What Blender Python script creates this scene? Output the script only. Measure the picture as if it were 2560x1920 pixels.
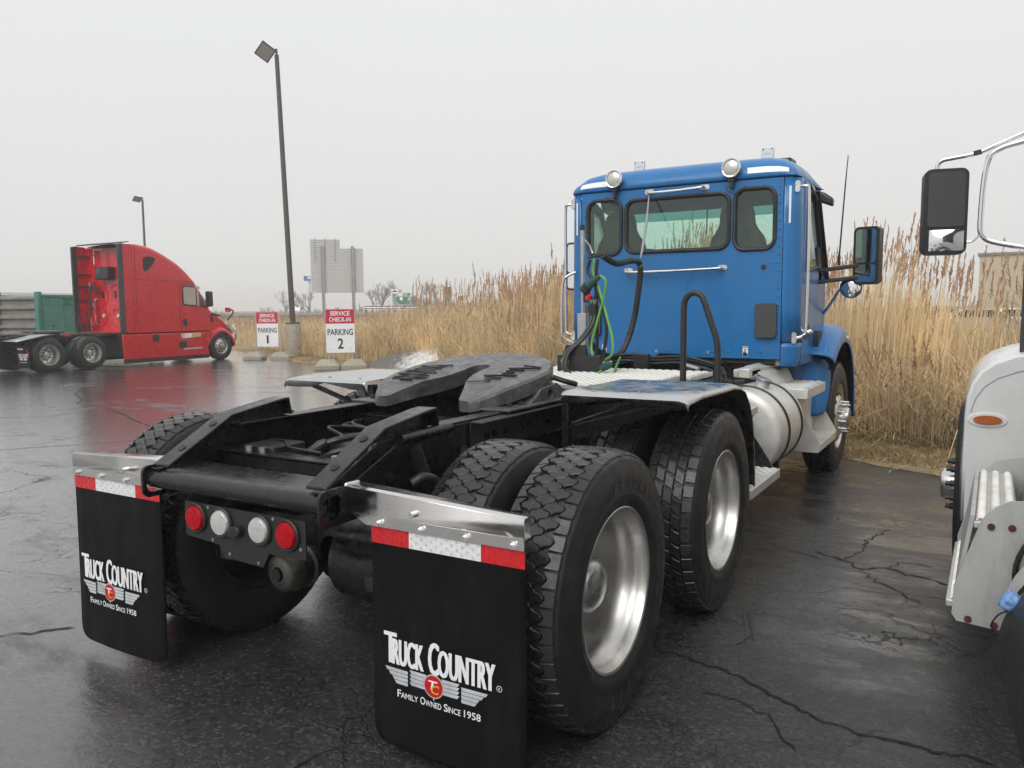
import bpy, bmesh, math, random
import numpy as np
from mathutils import Vector, Matrix
from mathutils.geometry import tessellate_polygon
random.seed(7); RNG = np.random.default_rng(11)
PI = math.pi; R_ = math.radians
scene = bpy.context.scene
for o in list(bpy.data.objects): bpy.data.objects.remove(o)
col = scene.collection

# ------------------------------------------------------------------ camera
CAM = Vector((2.3198, -2.6065, 1.5127)); YAW, PITCH, ROLL, FPX = .5406, -.0942, -.0078, 2003.0
fw = Vector((-math.sin(YAW)*math.cos(PITCH), math.cos(YAW)*math.cos(PITCH), math.sin(PITCH)))
rt = Vector((math.cos(YAW), math.sin(YAW), 0)); up = rt.cross(fw)
r2 = rt*math.cos(ROLL)+up*math.sin(ROLL); u2 = up*math.cos(ROLL)-rt*math.sin(ROLL)
cd = bpy.data.cameras.new('camera'); cam = bpy.data.objects.new('camera', cd); col.objects.link(cam)
m = Matrix((r2, u2, -fw)).transposed().to_4x4(); m.translation = CAM; cam.matrix_world = m
cd.sensor_width = 36; cd.lens = 36*FPX/2560; cd.clip_start = .05; cd.clip_end = 3000
scene.camera = cam

# ------------------------------------------------------------------ overcast sky, sun, exposure
world = bpy.data.worlds.new('World'); scene.world = world; world.use_nodes = True
nt = world.node_tree; nt.nodes.clear()
def wn(t, **k):
    n = nt.nodes.new(t)
    for a, b in k.items(): setattr(n, a, b)
    return n
SUN_EL, SUN_AZ = R_(42), R_(176)
sky = wn('ShaderNodeTexSky', sky_type='NISHITA', sun_disc=False); sky.sun_elevation = SUN_EL; sky.sun_rotation = SUN_AZ; sky.dust_density = 4; sky.air_density = 1
hs = wn('ShaderNodeHueSaturation'); hs.inputs['Saturation'].default_value = .12; hs.inputs['Value'].default_value = .55
cl = wn('ShaderNodeMix', data_type='RGBA'); cl.inputs[6].default_value = (6.55, 6.53, 6.47, 1); cl.inputs[7].default_value = (7.7, 7.85, 7.95, 1)   # cloud deck: a little brighter overhead
tc = wn('ShaderNodeTexCoord'); sx = wn('ShaderNodeSeparateXYZ'); mr = wn('ShaderNodeMapRange'); mr.inputs[1].default_value = 0; mr.inputs[2].default_value = .6
nz = wn('ShaderNodeTexNoise'); nz.inputs['Scale'].default_value = 1.6; nz.inputs['Detail'].default_value = 3
mx = wn('ShaderNodeMix', data_type='RGBA'); mx.inputs[0].default_value = .93
cv = wn('ShaderNodeMix', data_type='RGBA', blend_type='MULTIPLY'); cv.inputs[0].default_value = 1
nr = wn('ShaderNodeMapRange'); nr.inputs[3].default_value = .97; nr.inputs[4].default_value = 1.03
bg = wn('ShaderNodeBackground'); bg.inputs[1].default_value = .1; wo = wn('ShaderNodeOutputWorld'); L = nt.links.new
L(tc.outputs['Generated'], sx.inputs[0]); L(sx.outputs[2], mr.inputs[0]); L(mr.outputs[0], cl.inputs[0]); L(tc.outputs['Generated'], nz.inputs['Vector'])
L(nz.outputs[0], nr.inputs[0]); L(cl.outputs[2], cv.inputs[6]); L(nr.outputs[0], cv.inputs[7])
L(sky.outputs[0], hs.inputs['Color']); L(hs.outputs[0], mx.inputs[6]); L(cv.outputs[2], mx.inputs[7]); L(mx.outputs[2], bg.inputs[0]); L(bg.outputs[0], wo.inputs[0])
sd = bpy.data.lights.new('sun', 'SUN'); sd.energy = 1.5; sd.angle = R_(50); sd.color = (1, .985, .96)
so = bpy.data.objects.new('sun', sd); col.objects.link(so)
sdir = Vector((math.sin(SUN_AZ)*math.cos(SUN_EL), math.cos(SUN_AZ)*math.cos(SUN_EL), math.sin(SUN_EL)))
so.rotation_euler = sdir.to_track_quat('Z', 'Y').to_euler(); so.location = (0, 0, 30)
vs = scene.view_settings; vs.view_transform = 'Standard'; vs.look = 'None'; vs.exposure = .30; vs.gamma = 1; vs.use_curve_mapping = False
cy = scene.cycles; cy.use_denoising = True; cy.max_bounces = 9; cy.diffuse_bounces = 6; cy.glossy_bounces = 3; cy.transmission_bounces = 6; cy.transparent_max_bounces = 10; cy.volume_bounces = 1
cy.caustics_reflective = False; cy.caustics_refractive = False; cy.use_adaptive_sampling = True; cy.adaptive_threshold = .012; cy.sample_clamp_indirect = 6

# ------------------------------------------------------------------ materials
MATS = {}
def mat(name, colr, rough=.5, metal=0, var=.12, vs=6, rvar=.1, bump=0, bs=60, coat=0, spec=.5, drops=0, dirt=None, dscale=3, damt=.5, stretch=(1,1,1), bdist=.004):
    """Procedural surface: noise in colour, gloss and relief, beads of rain, patches of dirt."""
    m = bpy.data.materials.new(name); m.use_nodes = True; t = m.node_tree; N = t.nodes; lk = t.links.new; b = N['Principled BSDF']
    def nn(ty, **k):
        n = N.new(ty)
        for a, v in k.items(): setattr(n, a, v)
        return n
    c = nn('ShaderNodeTexCoord'); mp = nn('ShaderNodeMapping'); mp.inputs['Scale'].default_value = stretch; lk(c.outputs['Object'], mp.inputs[0]); vec = mp.outputs[0]
    n1 = nn('ShaderNodeTexNoise'); n1.inputs['Scale'].default_value = vs; n1.inputs['Detail'].default_value = 6; n1.inputs['Roughness'].default_value = .65; lk(vec, n1.inputs['Vector'])
    r1 = nn('ShaderNodeMapRange'); r1.inputs[1].default_value = .3; r1.inputs[2].default_value = .7; r1.inputs[3].default_value = 1-var; r1.inputs[4].default_value = 1+var; lk(n1.outputs[0], r1.inputs[0])
    mu = nn('ShaderNodeMix', data_type='RGBA', blend_type='MULTIPLY'); mu.inputs[0].default_value = 1; mu.inputs[6].default_value = (*colr, 1); lk(r1.outputs[0], mu.inputs[7]); cout = mu.outputs[2]
    if dirt:
        n2 = nn('ShaderNodeTexNoise'); n2.inputs['Scale'].default_value = dscale; n2.inputs['Detail'].default_value = 9; n2.inputs['Roughness'].default_value = .7; lk(vec, n2.inputs['Vector'])
        r2_ = nn('ShaderNodeMapRange'); r2_.inputs[1].default_value = .48; r2_.inputs[2].default_value = .72; r2_.inputs[4].default_value = damt; lk(n2.outputs[0], r2_.inputs[0])
        dm = nn('ShaderNodeMix', data_type='RGBA'); lk(r2_.outputs[0], dm.inputs[0]); lk(cout, dm.inputs[6]); dm.inputs[7].default_value = (*dirt, 1); cout = dm.outputs[2]
    lk(cout, b.inputs['Base Color'])
    n3 = nn('ShaderNodeTexNoise'); n3.inputs['Scale'].default_value = vs*2.7; n3.inputs['Detail'].default_value = 5; lk(vec, n3.inputs['Vector'])
    r3 = nn('ShaderNodeMapRange'); r3.inputs[1].default_value = .3; r3.inputs[2].default_value = .7; r3.inputs[3].default_value = max(.02, rough-rvar); r3.inputs[4].default_value = min(1, rough+rvar); lk(n3.outputs[0], r3.inputs[0]); lk(r3.outputs[0], b.inputs['Roughness'])
    b.inputs['Metallic'].default_value = metal; b.inputs['Specular IOR Level'].default_value = spec
    if coat: b.inputs['Coat Weight'].default_value = coat; b.inputs['Coat Roughness'].default_value = .06
    last = None
    if bump:
        n4 = nn('ShaderNodeTexNoise'); n4.inputs['Scale'].default_value = bs; n4.inputs['Detail'].default_value = 4; lk(vec, n4.inputs['Vector'])
        bp = nn('ShaderNodeBump'); bp.inputs['Strength'].default_value = bump; bp.inputs['Distance'].default_value = bdist; lk(n4.outputs[0], bp.inputs['Height']); last = bp
    if drops:
        vo = nn('ShaderNodeTexVoronoi'); vo.inputs['Scale'].default_value = 170; lk(c.outputs['Object'], vo.inputs['Vector'])
        rr = nn('ShaderNodeMapRange'); rr.inputs[1].default_value = .12; rr.inputs[2].default_value = .42; rr.inputs[3].default_value = 1; rr.inputs[4].default_value = 0; lk(vo.outputs['Distance'], rr.inputs[0])
        b2 = nn('ShaderNodeBump'); b2.inputs['Strength'].default_value = drops; b2.inputs['Distance'].default_value = .002; lk(rr.outputs[0], b2.inputs['Height'])
        if last: lk(last.outputs[0], b2.inputs['Normal'])
        last = b2
    if last: lk(last.outputs[0], b.inputs['Normal'])
    MATS[name] = m; return m
def glass(name, tint, refl=.12, rough=.02, haze=None):
    m = bpy.data.materials.new(name); m.use_nodes = True; t = m.node_tree; N = t.nodes; N.clear(); lk = t.links.new
    tr = N.new('ShaderNodeBsdfTransparent'); tr.inputs[0].default_value = (*tint, 1); gl = N.new('ShaderNodeBsdfGlossy'); gl.inputs['Roughness'].default_value = rough
    fr = N.new('ShaderNodeFresnel'); fr.inputs[0].default_value = 1.45; ad = N.new('ShaderNodeMath'); ad.operation = 'MULTIPLY_ADD'; ad.inputs[1].default_value = .8; ad.inputs[2].default_value = refl*.3
    lk(fr.outputs[0], ad.inputs[0]); mx_ = N.new('ShaderNodeMixShader'); o = N.new('ShaderNodeOutputMaterial')
    lk(ad.outputs[0], mx_.inputs[0]); lk(tr.outputs[0], mx_.inputs[1]); lk(gl.outputs[0], mx_.inputs[2])
    nz_ = N.new('ShaderNodeTexNoise'); nz_.inputs['Scale'].default_value = 25; tcn = N.new('ShaderNodeTexCoord'); lk(tcn.outputs['Object'], nz_.inputs['Vector']); di = N.new('ShaderNodeBsdfDiffuse'); di.inputs[0].default_value = (.5, .52, .5, 1)
    rm = N.new('ShaderNodeMapRange'); rm.inputs[1].default_value = .45; rm.inputs[2].default_value = .8; rm.inputs[4].default_value = haze if haze else .05; lk(nz_.outputs[0], rm.inputs[0]); m2 = N.new('ShaderNodeMixShader')
    lk(rm.outputs[0], m2.inputs[0]); lk(mx_.outputs[0], m2.inputs[1]); lk(di.outputs[0], m2.inputs[2]); lk(m2.outputs[0], o.inputs[0]); MATS[name] = m; return m

mat('blue_paint', (.013, .152, .40), .34, 0, .07, 2, .08, .04, 3, coat=.25, spec=.4, drops=.05, dirt=(.03, .12, .26), dscale=7, damt=.55, stretch=(1, 1, .22))
mat('red_paint', (.62, .003, .016), .28, 0, .04, 2, .05, coat=.6, spec=.4, dirt=(.38, .006, .018), dscale=3, damt=.2)
mat('white_paint', (.83, .84, .83), .3, 0, .03, 3, .06, coat=.4, dirt=(.6, .6, .56), dscale=7, damt=.25)
mat('green_paint', (.035, .20, .15), .5, 0, .2, 3, .1, .2, 20, dirt=(.22, .3, .26), dscale=2.5, damt=.5)
mat('grey_gate', (.19, .18, .16), .6, .1, .18, 3, .1, .3, 15, dirt=(.3, .27, .23), dscale=3, damt=.6)
mat('rubber', (.017, .017, .018), .5, 0, .25, 9, .14, .25, 140, dirt=(.05, .05, .048), dscale=5, damt=.5, bdist=.002)
mat('tread_rubber', (.022, .022, .023), .3, 0, .25, 14, .14, .3, 120, dirt=(.045, .045, .045), dscale=16, damt=.5, bdist=.002)
mat('letter_rubber', (.085, .085, .086), .4)
mat('black_frame', (.008, .008, .009), .27, 0, .3, 8, .12, .35, 45, drops=.12, dirt=(.03, .028, .025), dscale=7, damt=.45)
mat('black_grime', (.012, .0115, .011), .55, 0, .4, 9, .15, .6, 40, dirt=(.065, .045, .03), dscale=8, damt=.6)
mat('grease', (.095, .094, .092), .36, .1, .45, 9, .14, .8, 30, dirt=(.014, .012, .011), dscale=5, damt=.75, drops=.12, bdist=.006)
mat('grease_bead', (.008, .009, .012), .25, 0, .2, 30, .05)
mat('steel', (.62, .61, .6), .3, 1, .08, 10, .1, .05, 50)
mat('stainless', (.72, .7, .68), .22, 1, .04, 5, .05, drops=.10)
mat('chrome', (.82, .82, .82), .1, 1, .04, 8, .05)
mat('aluminium', (.68, .67, .63), .5, .6, .08, 5, .1, .08, 30, dirt=(.46, .44, .40), dscale=6, damt=.5)
mat('worn_plate', (.62, .62, .61), .5, .5, .1, 5, .1, .1, 25, dirt=(.36, .35, .33), dscale=9, damt=.7, stretch=(1, 1, .25))
mat('rim_alloy', (.64, .625, .60), .34, .95, .07, 5, .08, .03, 25, dirt=(.34, .32, .29), dscale=9, damt=.55)
mat('bare_plate', (.62, .62, .62), .3, 1, .1, 4, .12, .25, 8, drops=.08, dirt=(.38, .37, .35), dscale=4, damt=.5)
mat('galvanised', (.42, .43, .44), .45, .9, .12, 12, .1, .1, 40)
mat('plastic_black', (.018, .018, .019), .42, 0, .15, 12, .1, .3, 220, bdist=.001)
mat('vent_plastic', (.05, .052, .052), .5, 0, .1, 12, .08, .4, 260, bdist=.001)
mat('hose_black', (.016, .016, .017), .42, 0, .2, 20, .1)
mat('hose_green', (.12, .34, .05), .4, 0, .12, 20, .1)
mat('dark_green_plastic', (.02, .07, .05), .4)
mat('flap_rubber', (.005, .005, .006), .55, 0, .2, 4, .08, .25, 260, bdist=.0012, spec=.16, dirt=(.022, .021, .020), dscale=5, damt=.6, stretch=(1, 1, .4))
mat('white_print', (.86, .87, .88), .4, 0, .08, 20)
mat('silver_print', (.62, .64, .67), .35, .2, .18, 14)
mat('red_print', (.58, .012, .018), .4, 0, .06, 8)
mat('yellow_print', (.75, .42, .05), .4)
mat('black_print', (.02, .02, .025), .5, 0, .1, 20)
mat('grey_print', (.38, .39, .4), .5)
mat('cell_print', (.60, .61, .62), .4)
mat('orange_print', (.7, .22, .03), .5)
mat('red_lens', (.42, .004, .010), .3, 0, .5, 70, .05, .6, 70, spec=.25)
mat('clear_lens', (.6, .6, .57), .12, .3, .12, 40, .05, .5, 60, coat=.8)
mat('amber_lens', (.5, .12, .02), .18, 0, .15, 40, .05, .4, 70, coat=.6)
mat('red_reflector', (.62, .015, .02), .25, 0, .2, 70, .05, coat=.5)
mat('white_reflector', (.82, .83, .83), .25, 0, .14, 70, .05, coat=.5)
mat('concrete', (.35, .325, .265), .85, 0, .16, 5, .05, .6, 50, dirt=(.25, .22, .17), dscale=2.2, damt=.6, bdist=.01)
mat('pole_bronze', (.09, .083, .075), .5, .2, .1, 6)
mat('lamp_lens', (.42, .41, .37), .3, 0, .1, 30)
mat('sign_white', (.84, .85, .86), .35, 0, .03, 3)
mat('sign_red', (.52, .018, .04), .35, 0, .04, 3)
mat('sign_green', (.02, .2, .11), .5); mat('sign_blue', (.06, .13, .32), .5)
mat('rust', (.11, .032, .02), .8, 0, .3, 40, .1, .6, 90)
mat('fabric_dark', (.035, .04, .037), .85, 0, .12, 14, .05, .3, 200)
mat('headliner', (.22, .23, .21), .9)
mat('dash', (.05, .052, .05), .7)
mat('bark', (.11, .095, .08), .9, 0, .25, 8, .05)
mat('far_bark', (.12, .105, .09), .9, 0, .2, 3, .05)
mat('def_blue', (.2, .36, .68), .35, 0, .06, 20)
mat('beige_wall', (.47, .40, .29), .8, 0, .06, 1)
mat('gravel', (.17, .16, .145), .9, 0, .3, 3, .05, .6, 20)
mat('car_silver', (.45, .47, .5), .3, .5); mat('car_dark', (.06, .065, .075), .3)
mat('wood_post', (.2, .185, .165), .9, 0, .2, 8)
glass('window_glass', (.78, .93, .86), .12, haze=.05); glass('windscreen', (.88, .99, .95), .08, haze=.10); glass('smoked_glass', (.10, .11, .11), .04)
def mirror_mat():
    m = mat('mirror_glass', (.8, .82, .82), .03, 1, .02, 5, .01); return m
mirror_mat()
mat('chamber_metal', (.14, .135, .12), .4, .7, .3, 12, .1, .3, 30, dirt=(.03, .028, .025), dscale=9, damt=.7)
mat('sign_back', (.68, .68, .67), .5, .1, .06, 6)
mat('sky_pane', (.5, .55, .55), .05, .85, .1, 3, .02)
mat('windbreak', (.05, .05, .052), .5)

# ------------------------------------------------------------------ mesh helpers
def smooth_closed(pts, n=6):
    """Closed Catmull-Rom through 2D/3D points."""
    out = []; k = len(pts); P = [np.array(p, float) for p in pts]
    for i in range(k):
        a, b, c, d = P[i-1], P[i], P[(i+1) % k], P[(i+2) % k]
        for j in range(n):
            t = j/n; out.append(.5*((2*b)+(-a+c)*t+(2*a-5*b+4*c-d)*t*t+(-a+3*b-3*c+d)*t**3))
    return out
def spline(pts, n=6):
    P = [np.array(p, float) for p in pts]; P = [2*P[0]-P[1]]+P+[2*P[-1]-P[-2]]; out = []
    for i in range(1, len(P)-2):
        a, b, c, d = P[i-1:i+3]
        for j in range(n):
            t = j/n; out.append(.5*((2*b)+(-a+c)*t+(2*a-5*b+4*c-d)*t*t+(-a+3*b-3*c+d)*t**3))
    out.append(P[-2]); return out
def rrect(x0, x1, y0, y1, r, n=5):
    out = []
    for cx, cy_, a in ((x1-r, y1-r, 0), (x0+r, y1-r, 90), (x0+r, y0+r, 180), (x1-r, y0+r, 270)):
        for i in range(n+1):
            t = R_(a+90*i/n); out.append((cx+r*math.cos(t), cy_+r*math.sin(t)))
    return out
def circle(cx, cy_, r, n=20): return [(cx+r*math.cos(2*PI*i/n), cy_+r*math.sin(2*PI*i/n)) for i in range(n)]
AX = {'x': lambda a, b, c: (c, a, b), 'y': lambda a, b, c: (a, c, b), 'z': lambda a, b, c: (a, b, c)}   # (2D a,b) + depth c
class MB:
    def __init__(s): s.v = []; s.f = []
    def add(s, vs, fs):
        o = len(s.v); s.v += [tuple(map(float, p)) for p in vs]; s.f += [tuple(i+o for i in f) for f in fs]; return s
    def box(s, x0, x1, y0, y1, z0, z1):
        return s.add([(x0,y0,z0),(x1,y0,z0),(x1,y1,z0),(x0,y1,z0),(x0,y0,z1),(x1,y0,z1),(x1,y1,z1),(x0,y1,z1)], [(0,3,2,1),(4,5,6,7),(0,1,5,4),(1,2,6,5),(2,3,7,6),(3,0,4,7)])
    def bar(s, a, b, w, h, upv=(0,0,1)):
        a, b = Vector(a), Vector(b); d = (b-a).normalized(); u = Vector(upv); sd_ = d.cross(u).normalized(); u = sd_.cross(d); vs_ = []
        for p in (a, b):
            for i, j in ((-1,-1),(1,-1),(1,1),(-1,1)): vs_.append(p+sd_*i*w/2+u*j*h/2)
        return s.add(vs_, [(0,1,2,3),(7,6,5,4),(0,4,5,1),(1,5,6,2),(2,6,7,3),(3,7,4,0)])
    def prism(s, poly, axis, a, b, holes=()):
        loops = [list(poly)]+[list(h) for h in holes]; fl = [p for l in loops for p in l]; n = len(fl); m_ = AX[axis]
        tri = tessellate_polygon([[Vector((p[0], p[1], 0)) for p in l] for l in loops])
        fs = [tuple(t) for t in tri]+[tuple(i+n for i in reversed(t)) for t in tri]; k = 0
        for l in loops:
            for i in range(len(l)): j = (i+1) % len(l); fs.append((k+i, k+j, k+j+n, k+i+n))
            k += len(l)
        return s.add([m_(p[0], p[1], a) for p in fl]+[m_(p[0], p[1], b) for p in fl], fs)
    def tube(s, pts, r, n=8, closed=False, caps=True):
        P = [Vector(p) for p in pts]; k = len(P); rs = r if hasattr(r, '__len__') else [r]*k; vs_ = []; fs = []; nrm = None
        for i in range(k):
            if closed: d = P[(i+1) % k]-P[i-1]
            else: d = P[min(i+1, k-1)]-P[max(i-1, 0)]
            d.normalize()
            if nrm is None:
                nrm = d.orthogonal().normalized() if abs(d.z) > .9 else d.cross(Vector((0,0,1))).normalized()
            nrm = (nrm-d*nrm.dot(d)).normalized(); bn = d.cross(nrm)
            for j in range(n): t = 2*PI*j/n; vs_.append(P[i]+(nrm*math.cos(t)+bn*math.sin(t))*rs[i])
        for i in range(k if closed else k-1):
            i2 = (i+1) % k
            for j in range(n): j2 = (j+1) % n; fs.append((i*n+j, i*n+j2, i2*n+j2, i2*n+j))
        if caps and not closed: fs += [tuple(range(n-1, -1, -1)), tuple((k-1)*n+j for j in range(n))]
        return s.add(vs_, fs)
    def lathe(s, prof, axis, c=(0,0,0), n=32, close=False):
        """prof: (along, radius) pairs about an axis through c."""
        vs_ = []; fs = []; k = len(prof)
        for i in range(n):
            t = 2*PI*i/n
            for a, r in prof:
                q = AX[axis](r*math.cos(t), r*math.sin(t), a); vs_.append((q[0]+c[0], q[1]+c[1], q[2]+c[2]))
        for i in range(n):
            i2 = (i+1) % n
            for j in range(k if close else k-1): j2 = (j+1) % k; fs.append((i*k+j, i2*k+j, i2*k+j2, i*k+j2))
        return s.add(vs_, fs)
    def loft(s, rings, closed=True, caps=True):
        n = len(rings[0]); vs_ = [p for r in rings for p in r]; fs = []
        for i in range(len(rings)-1):
            for j in range(n if closed else n-1): j2 = (j+1) % n; fs.append((i*n+j, i*n+j2, (i+1)*n+j2, (i+1)*n+j))
        if caps and closed: fs += [tuple(range(n-1, -1, -1)), tuple((len(rings)-1)*n+j for j in range(n))]
        return s.add(vs_, fs)
    def sheet(s, rows, th=None, nrm=(0,0,1)):
        n = len(rows[0]); s.loft(rows, closed=False)
        return s
    def cyl(s, a, b, r, n=16, r2=None): return s.tube([a, b], [r, r if r2 is None else r2], n)
    def disc(s, c, d, r, h, n=12):
        c, d = Vector(c), Vector(d).normalized(); return s.tube([c, c+d*h], r, n)
    def build(s, name, material, parent=None, smooth=40, bevel=0, seg=2, solid=0, subd=0, loc=None, mesh=None):
        me = mesh
        if me is None:
            me = bpy.data.meshes.new(name); me.from_pydata(s.v, [], s.f); me.update()
            bm = bmesh.new(); bm.from_mesh(me); bmesh.ops.recalc_face_normals(bm, faces=bm.faces); bm.to_mesh(me); bm.free()
            if smooth:
                for p in me.polygons: p.use_smooth = True
                me.set_sharp_from_angle(angle=R_(smooth))
            if isinstance(material, str): material = MATS[material]
            me.materials.append(material)
        o = bpy.data.objects.new(name, me); col.objects.link(o)
        if parent is not None: o.parent = parent
        if loc is not None: o.location = loc
        if solid: md = o.modifiers.new('thick', 'SOLIDIFY'); md.thickness = solid; md.offset = 0
        if subd: md = o.modifiers.new('sub', 'SUBSURF'); md.levels = subd; md.render_levels = subd
        if bevel: md = o.modifiers.new('edge', 'BEVEL'); md.width = bevel; md.segments = seg; md.limit_method = 'ANGLE'; md.angle_limit = R_(35); md.harden_normals = False
        return o
def inst(name, src, parent=None, loc=None, rot=None, scale=None):
    """Another object that shares the mesh of src."""
    o = bpy.data.objects.new(name, src.data); col.objects.link(o)
    for md in src.modifiers:
        q = o.modifiers.new(md.name, md.type)
        for k in ('width', 'segments', 'limit_method', 'angle_limit', 'thickness', 'offset', 'levels', 'render_levels'):
            if hasattr(md, k): setattr(q, k, getattr(md, k))
    if parent is not None: o.parent = parent
    if loc is not None: o.location = loc
    if rot is not None: o.rotation_euler = rot
    if scale is not None: o.scale = scale
    return o
def empty(name, loc=(0,0,0), rz=0, parent=None):
    o = bpy.data.objects.new(name, None); col.objects.link(o); o.location = loc; o.rotation_euler = (0, 0, rz); o.empty_display_size = .2
    if parent is not None: o.parent = parent
    return o
def tag(o, label=None, cat=None, group=None, kind=None):
    if label: o['label'] = label
    if cat: o['category'] = cat
    if group: o['group'] = group
    if kind: o['kind'] = kind
    return o
# lettering: filled outlines of the built-in font, as meshes
_tc = {}
def glyphs(s, bold=0.0):
    k = (s, bold)
    if k not in _tc:
        cu = bpy.data.curves.new('t', 'FONT'); cu.body = s; cu.size = 1; cu.offset = bold; cu.resolution_u = 3; cu.fill_mode = 'FRONT'
        ob = bpy.data.objects.new('t', cu); me = ob.to_mesh()
        _tc[k] = (np.array([tuple(v.co)[:2] for v in me.vertices]) if len(me.vertices) else np.zeros((0, 2)), [tuple(p.vertices) for p in me.polygons])
        ob.to_mesh_clear(); bpy.data.objects.remove(ob); bpy.data.curves.remove(cu)
    return _tc[k]
def put_text(mb, s, o, ux, uy, height, width=None, bold=.01, align='c', cap=.72, shear=0):
    """Letters on the plane o + a*ux + b*uy; height = cap height, width = total width."""
    v, f = glyphs(s, bold)
    if not len(v): return mb
    v = v.copy(); x0, x1 = v[:, 0].min(), v[:, 0].max(); v[:, 0] -= x0; w = x1-x0; k = height/cap; kx = (width/w) if width else k
    v[:, 0] *= kx; v[:, 1] *= k; v[:, 0] += shear*v[:, 1]
    if align == 'c': v[:, 0] -= w*kx/2
    if align == 'r': v[:, 0] -= w*kx
    o, ux, uy = Vector(o), Vector(ux), Vector(uy)
    return mb.add([o+ux*a+uy*b for a, b in v], f)
def ground_z(x, y=0): return -.013*min(max(0., -x-1.5), 34.)
def at_depth(u, v, d):
    """The place d metres along the view axis on the sight line of photo pixel (u, v): used to survey the photograph."""
    return CAM+(fw+r2*((u-1280)/FPX)-u2*((v-960)/FPX))*d
# ------------------------------------------------------------------ ground
EDGE = [(60, -32), (8, 2.3), (3.5, 4.85), (2.0, 5.6), (1.14, 5.95), (-5.5, 10.1), (-12.4, 14.25), (-16.1, 15.9), (-19.4, 17.8), (-27.9, 22.9), (-60, 42), (-140, 90)]
_ex = np.array([p[0] for p in EDGE][::-1]); _ey = np.array([p[1] for p in EDGE][::-1])
def edge_y(x): return float(np.interp(x, _ex, _ey))
EN = Vector((.52, .854, 0))      # outward from the lot, into the reeds
def asphalt_mat():
    m = bpy.data.materials.new('wet_asphalt'); m.use_nodes = True; t = m.node_tree; N = t.nodes; lk = t.links.new; b = N['Principled BSDF']
    def nn(ty, **k):
        n = N.new(ty)
        for a, v in k.items(): setattr(n, a, v)
        return n
    c = nn('ShaderNodeTexCoord').outputs['Object']
    def noise(s, det=5, rough=.6, vec=None, dist=0):
        n = nn('ShaderNodeTexNoise'); n.inputs['Scale'].default_value = s; n.inputs['Detail'].default_value = det; n.inputs['Roughness'].default_value = rough; n.inputs['Distortion'].default_value = dist; lk(vec or c, n.inputs['Vector']); return n.outputs[0]
    def rng(x, a, b_, c_=0., d=1.):
        n = nn('ShaderNodeMapRange'); n.interpolation_type = 'SMOOTHSTEP'
        for i, v in zip((1, 2, 3, 4), (a, b_, c_, d)): n.inputs[i].default_value = v
        lk(x, n.inputs[0]); return n.outputs[0]
    def math_(op, a, b_=None):
        n = nn('ShaderNodeMath', operation=op)
        for i, v in enumerate((a, b_)):
            if v is None: continue
            if isinstance(v, (int, float)): n.inputs[i].default_value = v
            else: lk(v, n.inputs[i])
        return n.outputs[0]
    def mixc(f, a, b_):
        n = nn('ShaderNodeMix', data_type='RGBA')
        lk(f, n.inputs[0])
        for i, v in ((6, a), (7, b_)):
            if isinstance(v, tuple): n.inputs[i].default_value = (*v, 1)
            else: lk(v, n.inputs[i])
        return n.outputs[2]
    mp = nn('ShaderNodeMapping'); mp.inputs['Scale'].default_value = (.55, 1.1, 1); mp.inputs['Rotation'].default_value = (0, 0, .5); lk(c, mp.inputs[0])
    big = noise(.35, 6, .6, mp.outputs[0], .6); mid = noise(1.7, 7, .65, mp.outputs[0], .4); grit = noise(42, 5, .8); fine = noise(150, 3, .6)
    # worn cracks: warped cell edges, kept only in patches
    wob = nn('ShaderNodeVectorMath', operation='ADD'); wn_ = nn('ShaderNodeTexNoise'); wn_.inputs['Scale'].default_value = 1.3; wn_.inputs['Detail'].default_value = 5; lk(c, wn_.inputs['Vector'])
    wsc = nn('ShaderNodeVectorMath', operation='SCALE'); wsc.inputs['Scale'].default_value = .9; lk(wn_.outputs['Color'], wsc.inputs[0]); w2 = nn('ShaderNodeTexNoise'); w2.inputs['Scale'].default_value = 11; w2.inputs['Detail'].default_value = 3; lk(c, w2.inputs['Vector']); w2s = nn('ShaderNodeVectorMath', operation='SCALE'); w2s.inputs['Scale'].default_value = .07; lk(w2.outputs['Color'], w2s.inputs[0]); wa = nn('ShaderNodeVectorMath', operation='ADD'); lk(wsc.outputs[0], wa.inputs[0]); lk(w2s.outputs[0], wa.inputs[1]); lk(c, wob.inputs[0]); lk(wa.outputs[0], wob.inputs[1])
    def crack(scale, w):
        v = nn('ShaderNodeTexVoronoi', feature='DISTANCE_TO_EDGE'); v.inputs['Scale'].default_value = scale; lk(wob.outputs[0], v.inputs['Vector']); return rng(v.outputs['Distance'], 0, w, 1, 0)
    big_cr = math_('MULTIPLY', crack(.27, .0036), rng(noise(.4, 3), .42, .55)); sm_cr = math_('MULTIPLY', crack(2.6, .019), rng(noise(.55, 4, .6, None, .5), .52, .62))
    tiny = math_('MULTIPLY', crack(7, .035), rng(noise(.9, 4), .55, .66)); cr = math_('MAXIMUM', big_cr, math_('MAXIMUM', sm_cr, math_('MULTIPLY', tiny, .7)))
    dry = rng(big, .4, .66); base = mixc(dry, (.020, .0202, .0215), (.048, .0485, .051)); st = nn('ShaderNodeTexVoronoi'); st.inputs['Scale'].default_value = 75; lk(c, st.inputs['Vector']); sc_ = nn('ShaderNodeSeparateColor'); lk(st.outputs['Color'], sc_.inputs[0]); spk = rng(sc_.outputs[0], .62, 1.0); base = mixc(math_('MULTIPLY', spk, .55), base, (.12, .12, .12)); base = mixc(rng(sc_.outputs[1], .6, 1, 0, .6), base, (.012, .012, .013)); base = mixc(math_('MULTIPLY', rng(grit, .46, .60), .25), base, (.09, .09, .09))
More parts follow.
